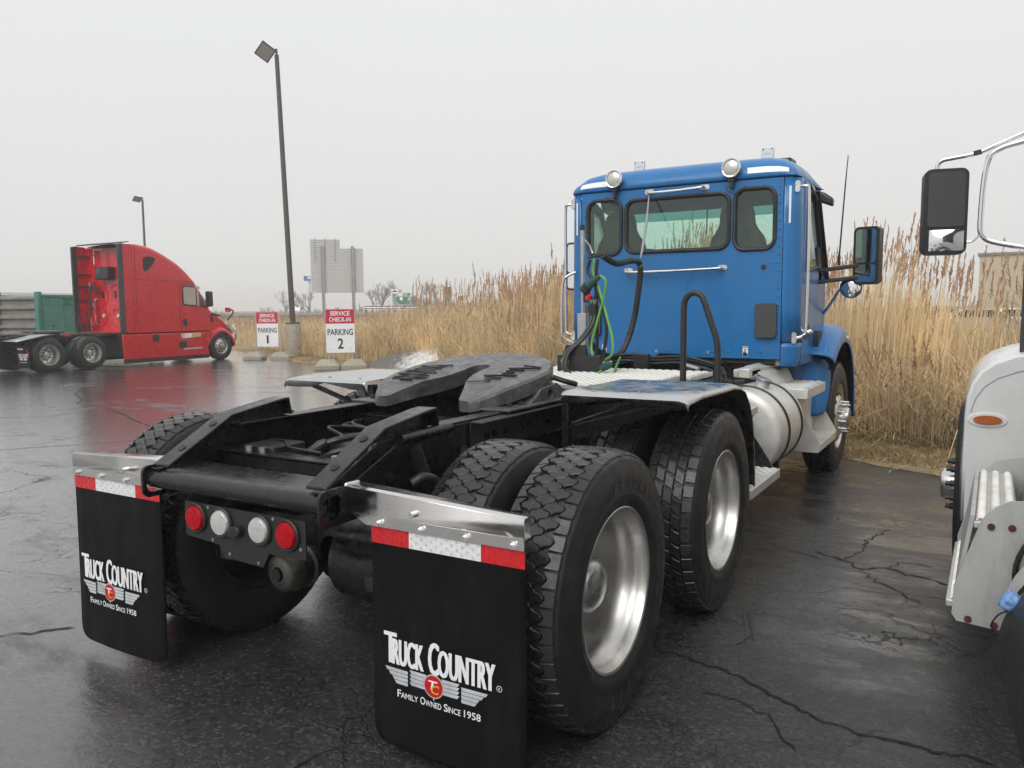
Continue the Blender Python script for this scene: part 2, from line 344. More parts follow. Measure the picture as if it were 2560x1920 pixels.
    stain = rng(noise(.8, 8, .7, None, 1.2), .6, .72); base = mixc(math_('MULTIPLY', stain, .30), base, (.05, .046, .041)); base = mixc(math_('MULTIPLY', cr, .92), base, (.004, .004, .004)); lk(base, b.inputs['Base Color'])
    sxyz = nn('ShaderNodeSeparateXYZ'); lk(c, sxyz.inputs[0]); wet = rng(sxyz.outputs[0], -2.5, 3.0, .085, .0); mp2 = nn('ShaderNodeMapping'); mp2.inputs['Scale'].default_value = (.9, 2.1, 1); mp2.inputs['Rotation'].default_value = (0, 0, -.54); lk(c, mp2.inputs[0]); strk = noise(1.5, 7, .7, mp2.outputs[0], .5); film = rng(math_('ADD', wet, math_('ADD', math_('MULTIPLY', big, .32), math_('ADD', math_('MULTIPLY', mid, .38), math_('MULTIPLY', strk, .30)))), .46, .58)      # 1 = standing water, 0 = damp stone
    rough = math_('SUBTRACT', rng(mid, .3, .7, .34, .44), math_('MULTIPLY', film, .25)); rough = math_('ADD', rough, math_('MULTIPLY', cr, .3)); lk(rough, b.inputs['Roughness']); b.inputs['Specular IOR Level'].default_value = .5
    h = math_('ADD', math_('MULTIPLY', math_('SUBTRACT', grit, math_('MULTIPLY', st.outputs['Distance'], .5)), math_('SUBTRACT', 1.0, math_('MULTIPLY', film, .8))), math_('MULTIPLY', fine, .15)); h = math_('SUBTRACT', h, math_('MULTIPLY', cr, .5))
    bp = nn('ShaderNodeBump'); bp.inputs['Strength'].default_value = .8; bp.inputs['Distance'].default_value = .011; lk(h, bp.inputs['Height']); lk(bp.outputs[0], b.inputs['Normal'])
    # the water lying on top: a clear film with a nearly level surface, thinner where the stone stands proud
    cw = math_('MULTIPLY', math_('ADD', .42, math_('MULTIPLY', film, .58)), math_('SUBTRACT', 1.0, math_('MULTIPLY', spk, .45))); cw = math_('MULTIPLY', cw, math_('SUBTRACT', 1.0, cr)); lk(cw, b.inputs['Coat Weight']); lk(rng(film, 0, 1, .34, .12), b.inputs['Coat Roughness']); b.inputs['Coat IOR'].default_value = 1.5
    b2 = nn('ShaderNodeBump'); b2.inputs['Strength'].default_value = .45; b2.inputs['Distance'].default_value = .01; lk(math_('ADD', noise(7, 4, .65, mp2.outputs[0]), math_('MULTIPLY', grit, .15)), b2.inputs['Height']); lk(b2.outputs[0], b.inputs['Coat Normal'])
    MATS['wet_asphalt'] = m
asphalt_mat()
mat('crack_dark', (.004, .004, .004), .7, 0, .3, 20, .1)
mat('dead_grass', (.30, .22, .11), .9, 0, .35, 3, .05, .8, 25, dirt=(.13, .10, .06), dscale=2, damt=.7, bdist=.03)
mat('soil', (.16, .115, .06), .95, 0, .3, 1.5, .05, .8, 14, dirt=(.26, .19, .09), dscale=.8, damt=.8, bdist=.05)
def ground_sheets():
    # one terrain sheet out to the horizon
    mb = MB(); ax = [-900, -500, -300, -220, -180, -150, -130, -110, -90, -70, -50, -42, -36, -30, -24, -18, -12, -8, -4, -1.5, 2, 6, 12, 25, 60, 120, 250, 500, 900]
    rows = [[(x, y, ground_z(x)-.09+1.15*min(1, max(0, (math.hypot(x-2, y+3)-105)/45))*(y > 0 or x < -100)) for x in ax] for y in [-900, -300, -100, -40, -10, 0, 10, 20, 30, 45, 60, 75, 90, 105, 120, 140, 170, 220, 350, 600, 1000]]
    o = mb.loft(rows, closed=False).build('ground', 'soil', smooth=0); tag(o, kind='structure')
    # asphalt lot
    mb = MB(); xs = sorted(set(list(np.linspace(-140, -40, 12))+list(np.linspace(-40, 8, 97))+[8, 20, 60])); rows = []
    for f in (0, .5, .8, .9, .96, .985, 1):
        row = []
        for x in xs:
            ye = edge_y(x); ye += .05*math.sin(x*3.1)+.04*math.sin(x*7.7+1)+.03*math.sin(x*17); y0 = min(-70, ye-30); row.append((x, y0+(ye-y0)*f, ground_z(x)))
        rows.append(row)
    rows.append([(p[0]+.02, p[1]+.03, p[2]-.08) for p in rows[-1]])
    tag(mb.loft(rows, closed=False).build('parking_lot', 'wet_asphalt', smooth=0), kind='structure')
    # open cracks across the lot: ragged dark grooves, each its own strip
    lot = bpy.data.objects['parking_lot']; rnd = random.Random(12)
    def on_ground(u, v):
        d = fw+r2*((u-1280)/FPX)-u2*((v-960)/FPX); t = 1.0
        for _ in range(40): p = CAM+d*t; t += (ground_z(p.x)-p.z)/d.z*.9
        p = CAM+d*t; return Vector((p.x, p.y, 0))
    for pts, w in (([(2035, 1378), (2115, 1404), (2152, 1423), (2214, 1421), (2263, 1438), (2318, 1447), (2374, 1466)], .016), ([(2115, 1400), (2158, 1374), (2171, 1349), (2226, 1324)], .010), ([(2214, 1421), (2280, 1406), (2340, 1420)], .008), ([(2152, 1423), (2168, 1443), (2230, 1470), (2300, 1510)], .008), ([(1560, 1590), (1700, 1640), (1850, 1690), (2060, 1807), (2121, 1822), (2183, 1841), (2263, 1859), (2324, 1878), (2380, 1890), (2490, 1915)], .014), ([(2060, 1400), (1950, 1370), (1890, 1345)], .008), ([(1750, 1730), (1840, 1750), (1930, 1800), (1990, 1880)], .008), ([(-40, 1592), (60, 1584), (190, 1569)], .014), ([(269, 1021), (304, 1034), (335, 1050), (389, 1072), (420, 1080)], .020), ([(190, 1010), (205, 1000), (188, 985), (205, 970)], .018), ([(-60, 1130), (100, 1118), (260, 1108), (400, 1098)], .016), ([(205, 1030), (120, 1042), (-40, 1046)], .016), ([(1180, 1560), (1130, 1600), (1050, 1640), (960, 1700)], .008)):
        P_ = [on_ground(*q) for q in pts]; fine_ = []
        for a, b in zip(P_, P_[1:]):
            n = max(3, int((b-a).length/.035)); sd_ = Vector((-(b-a).y, (b-a).x, 0)).normalized()
            for i in range(n): fine_.append(a+(b-a)*(i/n)+sd_*rnd.gauss(0, .012)*(0 < i))
        fine_.append(P_[-1]); L_, R2 = [], []
        for i, p in enumerate(fine_):
            d = (fine_[min(i+1, len(fine_)-1)]-fine_[max(i-1, 0)]).normalized(); sd_ = Vector((-d.y, d.x, 0)); ww = w*.5*rnd.uniform(.4, 1.5)*(.25 if i in (0, len(fine_)-1) else 1); z = ground_z(p.x)+.003; L_.append((p.x+sd_.x*ww, p.y+sd_.y*ww, z)); R2.append((p.x-sd_.x*ww, p.y-sd_.y*ww, z))
        MB().loft([L_, R2], closed=False).build('crack', 'crack_dark', lot, smooth=0)
    # verge of flattened dead grass, lapping over the asphalt edge
    mb = MB(); xs = np.linspace(-80, 8, 260); rows = []
    for d, dz in ((-.18, .004), (.0, .018), (.3, .035), (.8, .03), (1.6, .0), (3.5, -.05)):
        row = []
        for x in xs:
            x2 = x+EN.x*d; y2 = edge_y(x)+EN.y*d+(.10*math.sin(x*2.3)+.07*math.sin(x*5.9+2)+.04*math.sin(x*13) if d <= 0 else 0); row.append((x2, y2, ground_z(x2)+dz+(.015*math.sin(x*3+d*4) if d > 0 else 0)))
        rows.append(row)
    tag(mb.loft(rows, closed=False).build('grass_verge', 'dead_grass', smooth=0), kind='structure')
ground_sheets()

# ------------------------------------------------------------------ reeds and dead grass (uncountable: stuff)
def plant_mat(name, cols, rough=.8, trans=.25):
    m = bpy.data.materials.new(name); m.use_nodes = True; t = m.node_tree; N = t.nodes; lk = t.links.new; b = N['Principled BSDF']
    g = N.new('ShaderNodeNewGeometry'); cr = N.new('ShaderNodeValToRGB'); e = cr.color_ramp.elements
    for i, c in enumerate(cols):
        p = i/(len(cols)-1)
        if i < 2: e[i].position = p; e[i].color = (*c, 1)
        else: q = e.new(p); q.color = (*c, 1)
    e[0].position = 0; lk(g.outputs['Random Per Island'], cr.inputs[0]); nz_ = N.new('ShaderNodeTexNoise'); nz_.inputs['Scale'].default_value = .9; nz_.inputs['Detail'].default_value = 3
    tcn = N.new('ShaderNodeTexCoord'); lk(tcn.outputs['Object'], nz_.inputs['Vector']); r = N.new('ShaderNodeMapRange'); r.inputs[1].default_value = .3; r.inputs[2].default_value = .7; r.inputs[3].default_value = .75; r.inputs[4].default_value = 1.2; lk(nz_.outputs[0], r.inputs[0])
    mu = N.new('ShaderNodeMix'); mu.data_type = 'RGBA'; mu.blend_type = 'MULTIPLY'; mu.inputs[0].default_value = 1; lk(cr.outputs[0], mu.inputs[6]); lk(r.outputs[0], mu.inputs[7]); lk(mu.outputs[2], b.inputs['Base Color'])
    b.inputs['Roughness'].default_value = rough; b.inputs['Specular IOR Level'].default_value = .25; tl = N.new('ShaderNodeBsdfTranslucent'); lk(mu.outputs[2], tl.inputs[0]); ms = N.new('ShaderNodeMixShader'); ms.inputs[0].default_value = .38; lk(b.outputs[0], ms.inputs[1]); lk(tl.outputs[0], ms.inputs[2]); lk(ms.outputs[0], N['Material Output'].inputs[0]); MATS[name] = m
plant_mat('reed_straw', [(.84, .69, .42), (.90, .78, .53), (.76, .59, .34), (.93, .84, .62), (.62, .48, .28)])
plant_mat('reed_leaf', [(.74, .59, .36), (.80, .67, .45), (.56, .43, .27), (.42, .31, .19)])
plant_mat('reed_plume', [(.58, .39, .25), (.66, .47, .32), (.47, .30, .18), (.72, .56, .40)])
plant_mat('grass_blade', [(.36, .27, .13), (.45, .34, .17), (.25, .18, .09), (.19, .14, .07)])
def mesh_np(name, verts, quads, material, parent=None, smooth=False):
    me = bpy.data.meshes.new(name); nv, nq = len(verts), len(quads); k = quads.shape[1]
    me.vertices.add(nv); me.vertices.foreach_set('co', verts.astype(np.float32).ravel()); me.loops.add(nq*k); me.loops.foreach_set('vertex_index', quads.astype(np.int32).ravel())
    me.polygons.add(nq); me.polygons.foreach_set('loop_start', np.arange(0, nq*k, k, dtype=np.int32)); me.polygons.foreach_set('loop_total', np.full(nq, k, np.int32))
    me.polygons.foreach_set('use_smooth', np.full(nq, smooth)); me.update(calc_edges=True); me.materials.append(MATS[material])
    o = bpy.data.objects.new(name, me); col.objects.link(o)
    if parent is not None: o.parent = parent
    return o
def ribbons(P, W):
    """P: (n,k,3) centre lines, W: (n,k,3) half-width vectors -> verts, quads."""
    n, k, _ = P.shape; V = np.stack([P-W, P+W], 2).reshape(-1, 3); b = (np.arange(n)*k*2)[:, None, None]; j = (np.arange(k-1)*2)[None, :, None]
    Q = (b+j+np.array([0, 1, 3, 2])[None, None]).reshape(-1, 4); return V, Q
def stems3(P, Rr):
    """P: (n,k,3), Rr: (n,k) -> three-sided stalks."""
    n, k, _ = P.shape; a = RNG.uniform(0, 2*PI, n); V = []
    for s in range(3):
        t = a+s*2*PI/3; V.append(P+np.stack([np.cos(t), np.sin(t), 0*t], -1)[:, None]*Rr[..., None])
    V = np.stack(V, 2).reshape(-1, 3); b = (np.arange(n)*k*3)[:, None, None, None]; j = (np.arange(k-1)*3)[None, :, None, None]; s = np.arange(3)
    q = np.stack([s, (s+1) % 3, (s+1) % 3+3, s+3], -1)[None, None]; return V, (b+j+q).reshape(-1, 4)
gz_np = lambda x: -.013*np.clip(-x-1.5, 0, 34)
def edge_np(x): return np.interp(x, _ex, _ey)
def rv(n, s=1): a = RNG.uniform(0, 2*PI, n); return np.stack([np.cos(a), np.sin(a), 0*a], -1)*s
class Bag:
    def __init__(s): s.V = []; s.Q = []; s.n = 0
    def add(s, V, Q): s.V.append(V); s.Q.append(Q+s.n); s.n += len(V)
    def build(s, name, m_): return mesh_np(name, np.concatenate(s.V), np.concatenate(s.Q), m_)
stalk, leaf, plume = Bag(), Bag(), Bag()
def reeds(n, x0, x1, d0, d1, h0, h1, lean=.12, plumes=.4, leaves=2.0, rad=.0045, big=1.0, clump=0):
    x = RNG.uniform(x0, x1, n); d = d0+(d1-d0)*RNG.beta(1.1, 1.5, n); bx = x+EN.x*d; by = edge_np(x)+EN.y*d
    if clump: c = RNG.uniform(-1, 1, (max(3, n//14), 2))*clump; k = RNG.integers(0, len(c), n); bx += c[k, 0]; by += c[k, 1]
    H = RNG.uniform(h0, h1, n)*(1+.10*np.sin(bx*1.7)+.07*np.sin(bx*4.1+by)); B = np.stack([bx, by, gz_np(bx)-.05], -1)
    Ld = rv(n)*np.abs(RNG.normal(0, lean, n))[:, None]*H[:, None]; Ld += np.array([.05, -.03, 0])*H[:, None]
    ts = np.array([0, .35, .7, 1.]); P = B[:, None]+Ld[:, None]*(ts**2)[None, :, None]; l2 = np.minimum((Ld**2).sum(-1), .9*H**2); P[..., 2] += np.sqrt(H**2-l2)[:, None]*ts
    rr = rad*RNG.uniform(.7, 1.3, n)*big; stalk.add(*stems3(P, rr[:, None]*np.array([1.15, 1, .8, .5])))
    m_ = int(n*leaves); i = RNG.integers(0, n, m_); t = RNG.uniform(.15, .95, m_)[:, None]; root = B[i]*(1-t)+P[i, 3]*t; ln = RNG.uniform(.18, .5, m_)[:, None]; dr = rv(m_); el = RNG.uniform(.1, 1.2, m_)[:, None]
    p1 = root+dr*ln*.5*np.cos(el)+np.array([0, 0, 1])*ln*.5*np.sin(el); p2 = p1+dr*ln*.5+np.array([0, 0, -1])*ln*RNG.uniform(-.1, .5, m_)[:, None]; LP = np.stack([root, p1, p2], 1)
    sw = np.cross(dr, np.array([0, 0, 1.]))*.5+rv(m_)*.5; wd = RNG.uniform(.004, .010, m_)[:, None, None]*np.array([1, .8, .1])[None, :, None]*big; leaf.add(*ribbons(LP, sw[:, None]*wd))
    k = np.nonzero(RNG.random(n) < plumes)[0]; m_ = len(k)
    if m_:
        NB = 24; tip = P[k, 3]; ax = (P[k, 3]-P[k, 2]); ax /= np.linalg.norm(ax, axis=1)[:, None]; sd_ = rv(m_); L_ = RNG.uniform(.20, .36, m_)
        for b_ in range(NB):
            s_ = b_/NB; root = tip+ax*((s_-.45)*L_*1.2)[:, None]; out = (rv(m_)*.42+sd_*.35)*(1-.5*s_); ln = (L_*RNG.uniform(.35, .6, m_)*(1-.45*s_))[:, None]
            p1 = root+(ax*.75+out*.45)*ln*.6; p2 = p1+(ax*.45+out*.5+np.array([0, 0, -.25]))*ln*.6; wv = rv(m_)*.5+np.cross(ax, out)*.7; wd = (RNG.uniform(.010, .018, m_)*big**.6)[:, None, None]*np.array([.6, 1, .15])[None, :, None]; plume.add(*ribbons(np.stack([root, p1, p2], 1), wv[:, None]*wd))
def tangle(n, x0, x1, d0, d1, zmax, ln=(.5, 1.4), big=1.):
    """Broken stalks lying across each other at the foot of the reeds."""
    x = RNG.uniform(x0, x1, n); d = RNG.uniform(d0, d1, n); bx = x+EN.x*d; by = edge_np(x)+EN.y*d; a = np.stack([bx, by, gz_np(bx)+RNG.uniform(0, 1, n)**1.6*zmax], -1); dr = rv(n); el = RNG.normal(.25, .5, n); l_ = RNG.uniform(*ln, n)
    dv = np.stack([dr[:, 0]*np.cos(el), dr[:, 1]*np.cos(el), np.sin(el)], -1)*l_[:, None]; ts = np.array([0, .5, 1.]); P = a[:, None]+dv[:, None]*ts[None, :, None]; P[..., 2] -= (ts**2)[None]*RNG.uniform(0, .25, n)[:, None]; P[..., 2] = np.maximum(P[..., 2], gz_np(P[..., 0])+.01)
    stalk.add(*stems3(P, np.full((n, 3), .004*big)*np.array([1, .9, .6])))
# tall belt to the right of the cab, close by: slender stalks, sky between the plumes
reeds(3900, -2.6, 6, 1.7, 5.0, 1.2, 1.75, .045, .03, .8, rad=.0058); reeds(430, -2.6, 6, 2.2, 5.5, 1.7, 2.3, .04, .95, .6, big=1.1); reeds(2600, -2.6, 6, 1.0, 2.4, .4, 1.1, .34, .16, 3.0)
# the same belt behind and left of the cab, further off
reeds(4600, -7.9, -2.6, 1.6, 5.5, 1.6, 2.2, .06, .2, 1.5, rad=.0055); reeds(1200, -8.1, -2.6, 3.0, 7, 2.1, 2.7, .06, .75, 1.2, big=1.2); reeds(2400, -7.9, -2.6, 1.0, 2.6, .6, 1.5, .28, .10, 3.0)
tangle(5200, -9.5, 6, .9, 3.2, .75); tangle(2500, -24, -9, .9, 3.5, .6); tangle(420, -4, 4, -.35, .9, .02, (.06, .28))
# thinner stretch in front of the motorway: a low matted mass with a few tall plumed stalks
reeds(8200, -15.5, -7.6, 1.2, 6, 1.0, 1.7, .24, .04, 2.4, big=1.2); reeds(520, -11, -7.7, 2.5, 6, 1.8, 2.6, .08, .85, 1.5, big=1.3, clump=.4); reeds(480, -16.5, -10.0, 3.0, 6.0, 1.6, 2.35, .08, .9, 1.5, big=1.3, clump=.35)
reeds(5500, -26, -15.5, 1.0, 6, .75, 1.4, .25, .04, 2.4, big=1.3); reeds(3500, -24, -8, 5, 11, 1.2, 1.65, .14, .12, 2, big=1.5); reeds(160, -24, -15, 3, 8, 1.3, 1.8, .1, .9, 1.5, big=1.5, clump=.5)
reeds(5000, -55, -26, 1.2, 9, .8, 1.35, .15, .25, 1.5, big=2.0); reeds(4500, -60, -10, 8, 24, .8, 1.35, .12, .25, 1.2, big=2.4); reeds(2500, -110, -45, 2, 30, 1.0, 1.5, .1, .3, 1, big=3.5)
rs = stalk.build('reed_stalks', 'reed_straw'); tag(rs, 'dense straw coloured dry reed stalks standing beyond the verge', 'reeds', kind='stuff')
rl = leaf.build('reed_leaves', 'reed_leaf'); tag(rl, 'dry curled leaves hanging among the reed stalks', 'reeds', kind='stuff')
rp = plume.build('reed_plumes', 'reed_plume'); tag(rp, 'brown feathery seed plumes on top of the tall reeds', 'reeds', kind='stuff')
def grass():
    n = 26000; x = np.concatenate([RNG.uniform(-2, 4, 14000), RNG.uniform(-28, 4, n-14000)]); d = RNG.uniform(-.1, 1.9, n); bx = x+EN.x*d; by = edge_np(x)+EN.y*d; B = np.stack([bx, by, gz_np(bx)+.005], -1)
    H = RNG.uniform(.025, .10, n)*(1+.5*(d > .8)); dr = rv(n)*(H*RNG.uniform(.5, 2.0, n))[:, None]; P = np.stack([B, B+dr*.5+np.array([0, 0, 1])*H[:, None]*.8, B+dr*1.1+np.array([0, 0, 1])*H[:, None]*.6], 1); W = rv(n)[:, None]*np.array([.004, .003, .0005])[None, :, None]*RNG.uniform(.7, 1.5, n)[:, None, None]
    V, Q = ribbons(P, W); tag(mesh_np('grass_blades', V, Q, 'grass_blade'), 'short flattened dead grass along the edge of the asphalt', 'grass', kind='stuff')
grass()
# ------------------------------------------------------------------ wheels (shared meshes, axis +x = outwards)
TR = .508
TYRE = [(-.112, .290), (-.122, .305), (-.136, .345), (-.141, .39), (-.137, .43), (-.126, .47), (-.114, .488), (-.104, .4925), (0, .494), (.104, .4925), (.114, .488), (.1225, .476), (.1255, .472), (.1255, .467), (.1295, .461), (.1295, .456), (.1330, .450), (.1335, .444), (.1365, .438), (.1405, .39), (.1375, .352), (.1395, .347), (.1365, .340), (.1365, .333), (.1345, .328), (.128, .314), (.122, .305), (.112, .290)]
def block(mb, poly, h=.0145, inset=.0035):
    """poly: (arc metres, across metres) outline of a tread block on the crown."""
    n = len(poly); cs = sum(p[0] for p in poly)/n; cw = sum(p[1] for p in poly)/n; vs_ = []
    for lvl, (r0, k) in enumerate(((TR-h-.004, 0), (TR-.0025, 0), (TR, inset))):
        for s, w in poly:
            ds, dw = s-cs, w-cw; l = max(1e-6, math.hypot(ds, dw)); f = 1-k/l; s2, w2 = cs+ds*f, cw+dw*f; r = r0-.35*w2*w2-(.012 if abs(w2) > .105 else 0)*(abs(w2)-.105)/.012; t = s2/TR; vs_.append((w2, r*math.cos(t), r*math.sin(t)))
    fs = [tuple(2*n+i for i in range(n))]
    for l in range(2):
        for i in range(n): j = (i+1) % n; fs.append((l*n+i, l*n+j, (l+1)*n+j, (l+1)*n+i))
    mb.add(vs_, fs)
def shrink(poly, g):
    n = len(poly); cs = sum(p[0] for p in poly)/n; cw = sum(p[1] for p in poly)/n
    return [(cs+(s-cs)*(1-g/max(.004, abs(s-cs)+abs(w-cw))), cw+(w-cw)*(1-g/max(.004, abs(s-cs)+abs(w-cw)))) for s, w in poly]
def tread_diamond():
    mb = MB(); N = 54; p = 2*PI*TR/N
    for i in range(N):
        s = i*p
        for w0, off in ((-.042, 0), (0, .5), (.042, 0)):
            c = s+off*p; a, b_ = p*.52, .043; q = []
            for k, (ds, dw) in enumerate(((-a, 0), (0, b_), (a, 0), (0, -b_))):
                q.append((c+ds*.90, w0+dw*.90)); nx = ((0, b_), (a, 0), (0, -b_), (-a, 0))[k]; mx_, my_ = (ds+nx[0])/2, (dw+nx[1])/2; sgn = 1 if k % 2 else -1; ln = math.hypot(nx[0]-ds, nx[1]-dw)
                for f, o_ in ((.28, .0038), (.72, -.0038)):
                    ps, pw = ds+(nx[0]-ds)*f, dw+(nx[1]-dw)*f; nxs, nxw = -(nx[1]-dw)/ln, (nx[0]-ds)/ln; q.append((c+ps+nxs*o_*sgn, w0+pw+nxw*o_*sgn))
            block(mb, shrink(q, .0016))
        for sg in (-1, 1):
            q = [(s-.46*p, sg*.068), (s-.02*p, sg*.086), (s+.46*p, sg*.068), (s+.465*p, sg*.116), (s+.1*p, sg*.118), (s-.465*p, sg*.116)]; block(mb, q if sg < 0 else q[::-1])
    return mb
def tread_lug():
    mb = MB(); N = 46; p = 2*PI*TR/N
    for i in range(N):
        s = i*p
        for w0, off in ((-.047, 0), (0, .45), (.047, .1)):
            c = s+off*p; k = .35*p*(1 if w0 <= 0 else 1); q = [(c-.43*p-k*.4, w0-.020), (c-.40*p, w0-.004), (c-.46*p+k*.5, w0+.020), (c+.40*p+k*.5, w0+.020), (c+.44*p, w0+.003), (c+.43*p-k*.4, w0-.020)]; block(mb, q)
        for sg in (-1, 1):
            q = [(s-.42*p, sg*.074), (s+.0*p, sg*.070), (s+.42*p, sg*.074), (s+.40*p, sg*.117), (s-.40*p, sg*.117)]; block(mb, q if sg < 0 else q[::-1])
    return mb
def tread_rib():
    mb = MB()
    for w0, hw in ((-.09, .022), (-.042, .018), (0, .018), (.042, .018), (.09, .022)): mb.lathe([(w0-hw, TR-.016), (w0-hw, TR-.002-.3*w0*w0), (w0+hw, TR-.002-.3*w0*w0), (w0+hw, TR-.016)], 'x', n=72)
    return mb
def arc_text(mb, s, r, th0, dth, hgt, x):
    for i, ch in enumerate(s):
        t = R_(th0-dth*i); c, sn = math.cos(t), math.sin(t); v, f = glyphs(ch, .012)
        if not len(v): continue
        v = v.copy(); v[:, 0] -= (v[:, 0].min()+v[:, 0].max())/2; k = hgt/.72; ux = np.array([0, sn, -c]); uy = np.array([0, c, sn]); o = np.array([x, r*c, r*sn]); kx = min(k, r*R_(dth)*.84/max(.2, np.ptp(v[:, 0])))
        mb.add([o+ux*a*kx+uy*b_*k for a, b_ in v], f)
WM = {}
def wheel_meshes():
    d = WM
    def keep(k, mb, mt, **kw):
        o = mb.build(k, mt, **kw); d[k] = o.data; bpy.data.objects.remove(o)
    keep('tyre', MB().lathe(TYRE, 'x', n=80, close=True), 'rubber', smooth=50)
    keep('tread_diamond', tread_diamond(), 'tread_rubber', smooth=25); keep('tread_lug', tread_lug(), 'tread_rubber', smooth=25); keep('tread_rib', tread_rib(), 'tread_rubber', smooth=30)
    keep('rim_deep', MB().lathe([(.106, .288), (.118, .3005), (.123, .302), (.125, .298), (.121, .290), (.108, .284), (.085, .281), (.06, .274), (.045, .262), (.0, .258), (-.09, .255), (-.118, .246), (-.13, .225), (-.133, .19), (-.133, .05)], 'x', n=72), 'rim_alloy', smooth=35)
    keep('rim_inner', MB().lathe([(-.106, .288), (-.12, .301), (-.124, .298), (-.118, .285), (-.06, .27), (.11, .262), (.125, .24), (.128, .10)], 'x', n=48), 'black_grime', smooth=35)
    keep('hub_cover', MB().lathe([(-.135, .125), (-.06, .118), (-.055, .108), (.0, .106), (.022, .10), (.042, .078), (.053, .045), (.057, 0)], 'x', n=36), 'steel', smooth=50)
    keep('rim_steer', MB().lathe([(.106, .288), (.118, .301), (.124, .300), (.122, .29), (.10, .28), (.085, .255), (.09, .235), (.115, .205), (.135, .18), (.142, .165), (.142, .06)], 'x', n=64), 'rim_alloy', smooth=35)
    keep('hub', MB().lathe([(.12, .092), (.20, .088), (.215, .08), (.22, .05), (.222, 0)], 'x', n=32), 'steel', smooth=40)
    keep('hand_hole', MB().disc((.1, 0, 0), (1, 0, .55), .024, .008, 16), 'black_print')
    keep('lug_nut', MB().lathe([(.14, .019), (.158, .019), (.162, .014), (.205, .011), (.21, 0)], 'x', n=10), 'rim_alloy', smooth=40)
    keep('dark_nut', MB().lathe([(.135, .019), (.165, .019), (.167, .013), (.19, .013), (.19, 0)], 'x', n=6), 'black_print', smooth=30)
    mb = MB(); arc_text(mb, 'BRIDGESTONE', .372, 100, 9.0, .040, .1425); arc_text(mb, 'R213', .372, -70, 11, .043, .1425); keep('lettering', mb, 'letter_rubber', smooth=0)
wheel_meshes()
def put(name, key, parent, loc=None, rot=None):
    o = bpy.data.objects.new(name, WM[key]); col.objects.link(o); o.parent = parent
    if loc: o.location = loc
    if rot: o.rotation_euler = rot
    return o
def wheel(parent, x, y, z, side, kind, tread, nuts='lug_nut', letters=True, spin=0., sc=1.0):
    w = empty('wheel', (x, y, z), 0 if side > 0 else PI, parent); w.scale = (sc,)*3
    t = put('tyre', 'tyre', w, rot=(spin, 0, 0)); q = put('tread', tread, w, rot=(spin, 0, 0)); q['kind'] = 'stuff'
    if kind == 'outer':
        put('rim', 'rim_deep', w); put('hub_cover', 'hub_cover', w)
        if letters: put('lettering', 'lettering', w, rot=(spin, 0, 0))
    elif kind == 'inner': put('rim', 'rim_inner', w)
    elif kind == 'drive10':      # polished dual with hand holes and dark hub
        put('rim', 'rim_deep', w); h = put('hub', 'hub', w, loc=(-.24, 0, 0))
        for i in range(10): a = 2*PI*i/10; put('lug_nut', 'dark_nut', w, loc=(-.26, .142*math.cos(a), .142*math.sin(a)))
        for i in range(8): a = 2*PI*(i+.5)/8; put('hand_hole', 'hand_hole', w, loc=(-.232, .2*math.cos(a), .2*math.sin(a)), rot=(0, .0, 0))
    elif kind == 'steer':
        put('rim', 'rim_steer', w); put('hub', 'hub', w)
        for i in range(10): a = 2*PI*i/10+.2; put('lug_nut', nuts, w, loc=(0, .135*math.cos(a), .135*math.sin(a)))
        for i in range(10): a = 2*PI*i/10+.5; put('hand_hole', 'hand_hole', w, loc=(.008, .222*math.cos(a), .222*math.sin(a)), rot=(a-PI/2, 0, 0))
    return w
def tread_plate(name, parent, x0, x1, y0, y1, z, th=.03, material='aluminium', px=.035, py=.055):
    """Punched grip plate: folded pan and rows of raised, open teeth."""
    p = MB().box(x0, x1, y0, y1, z-th, z).build(name, material, parent, bevel=.004); mb = MB(); r = 0; y = y0+.02
    while y < y1-.02:
        x = x0+.02+(py*.5 if r % 2 else 0)
        while x < x1-.03:
            l, w = py*.36, px*.26; mb.add([(x-l, y-w, z+.0005), (x+l, y-w, z+.0005), (x+l, y+w, z+.0005), (x-l, y+w, z+.0005), (x-l*.7, y-w*.4, z+.007), (x+l*.7, y-w*.4, z+.007), (x+l*.7, y+w*.4, z+.007), (x-l*.7, y+w*.4, z+.007)], [(4, 5, 6, 7), (0, 1, 5, 4), (1, 2, 6, 5), (2, 3, 7, 6), (3, 0, 4, 7)]); x += py
        y += px; r += 1
    t = mb.build('grip_teeth', material, p, smooth=0); t['kind'] = 'stuff'
    return p
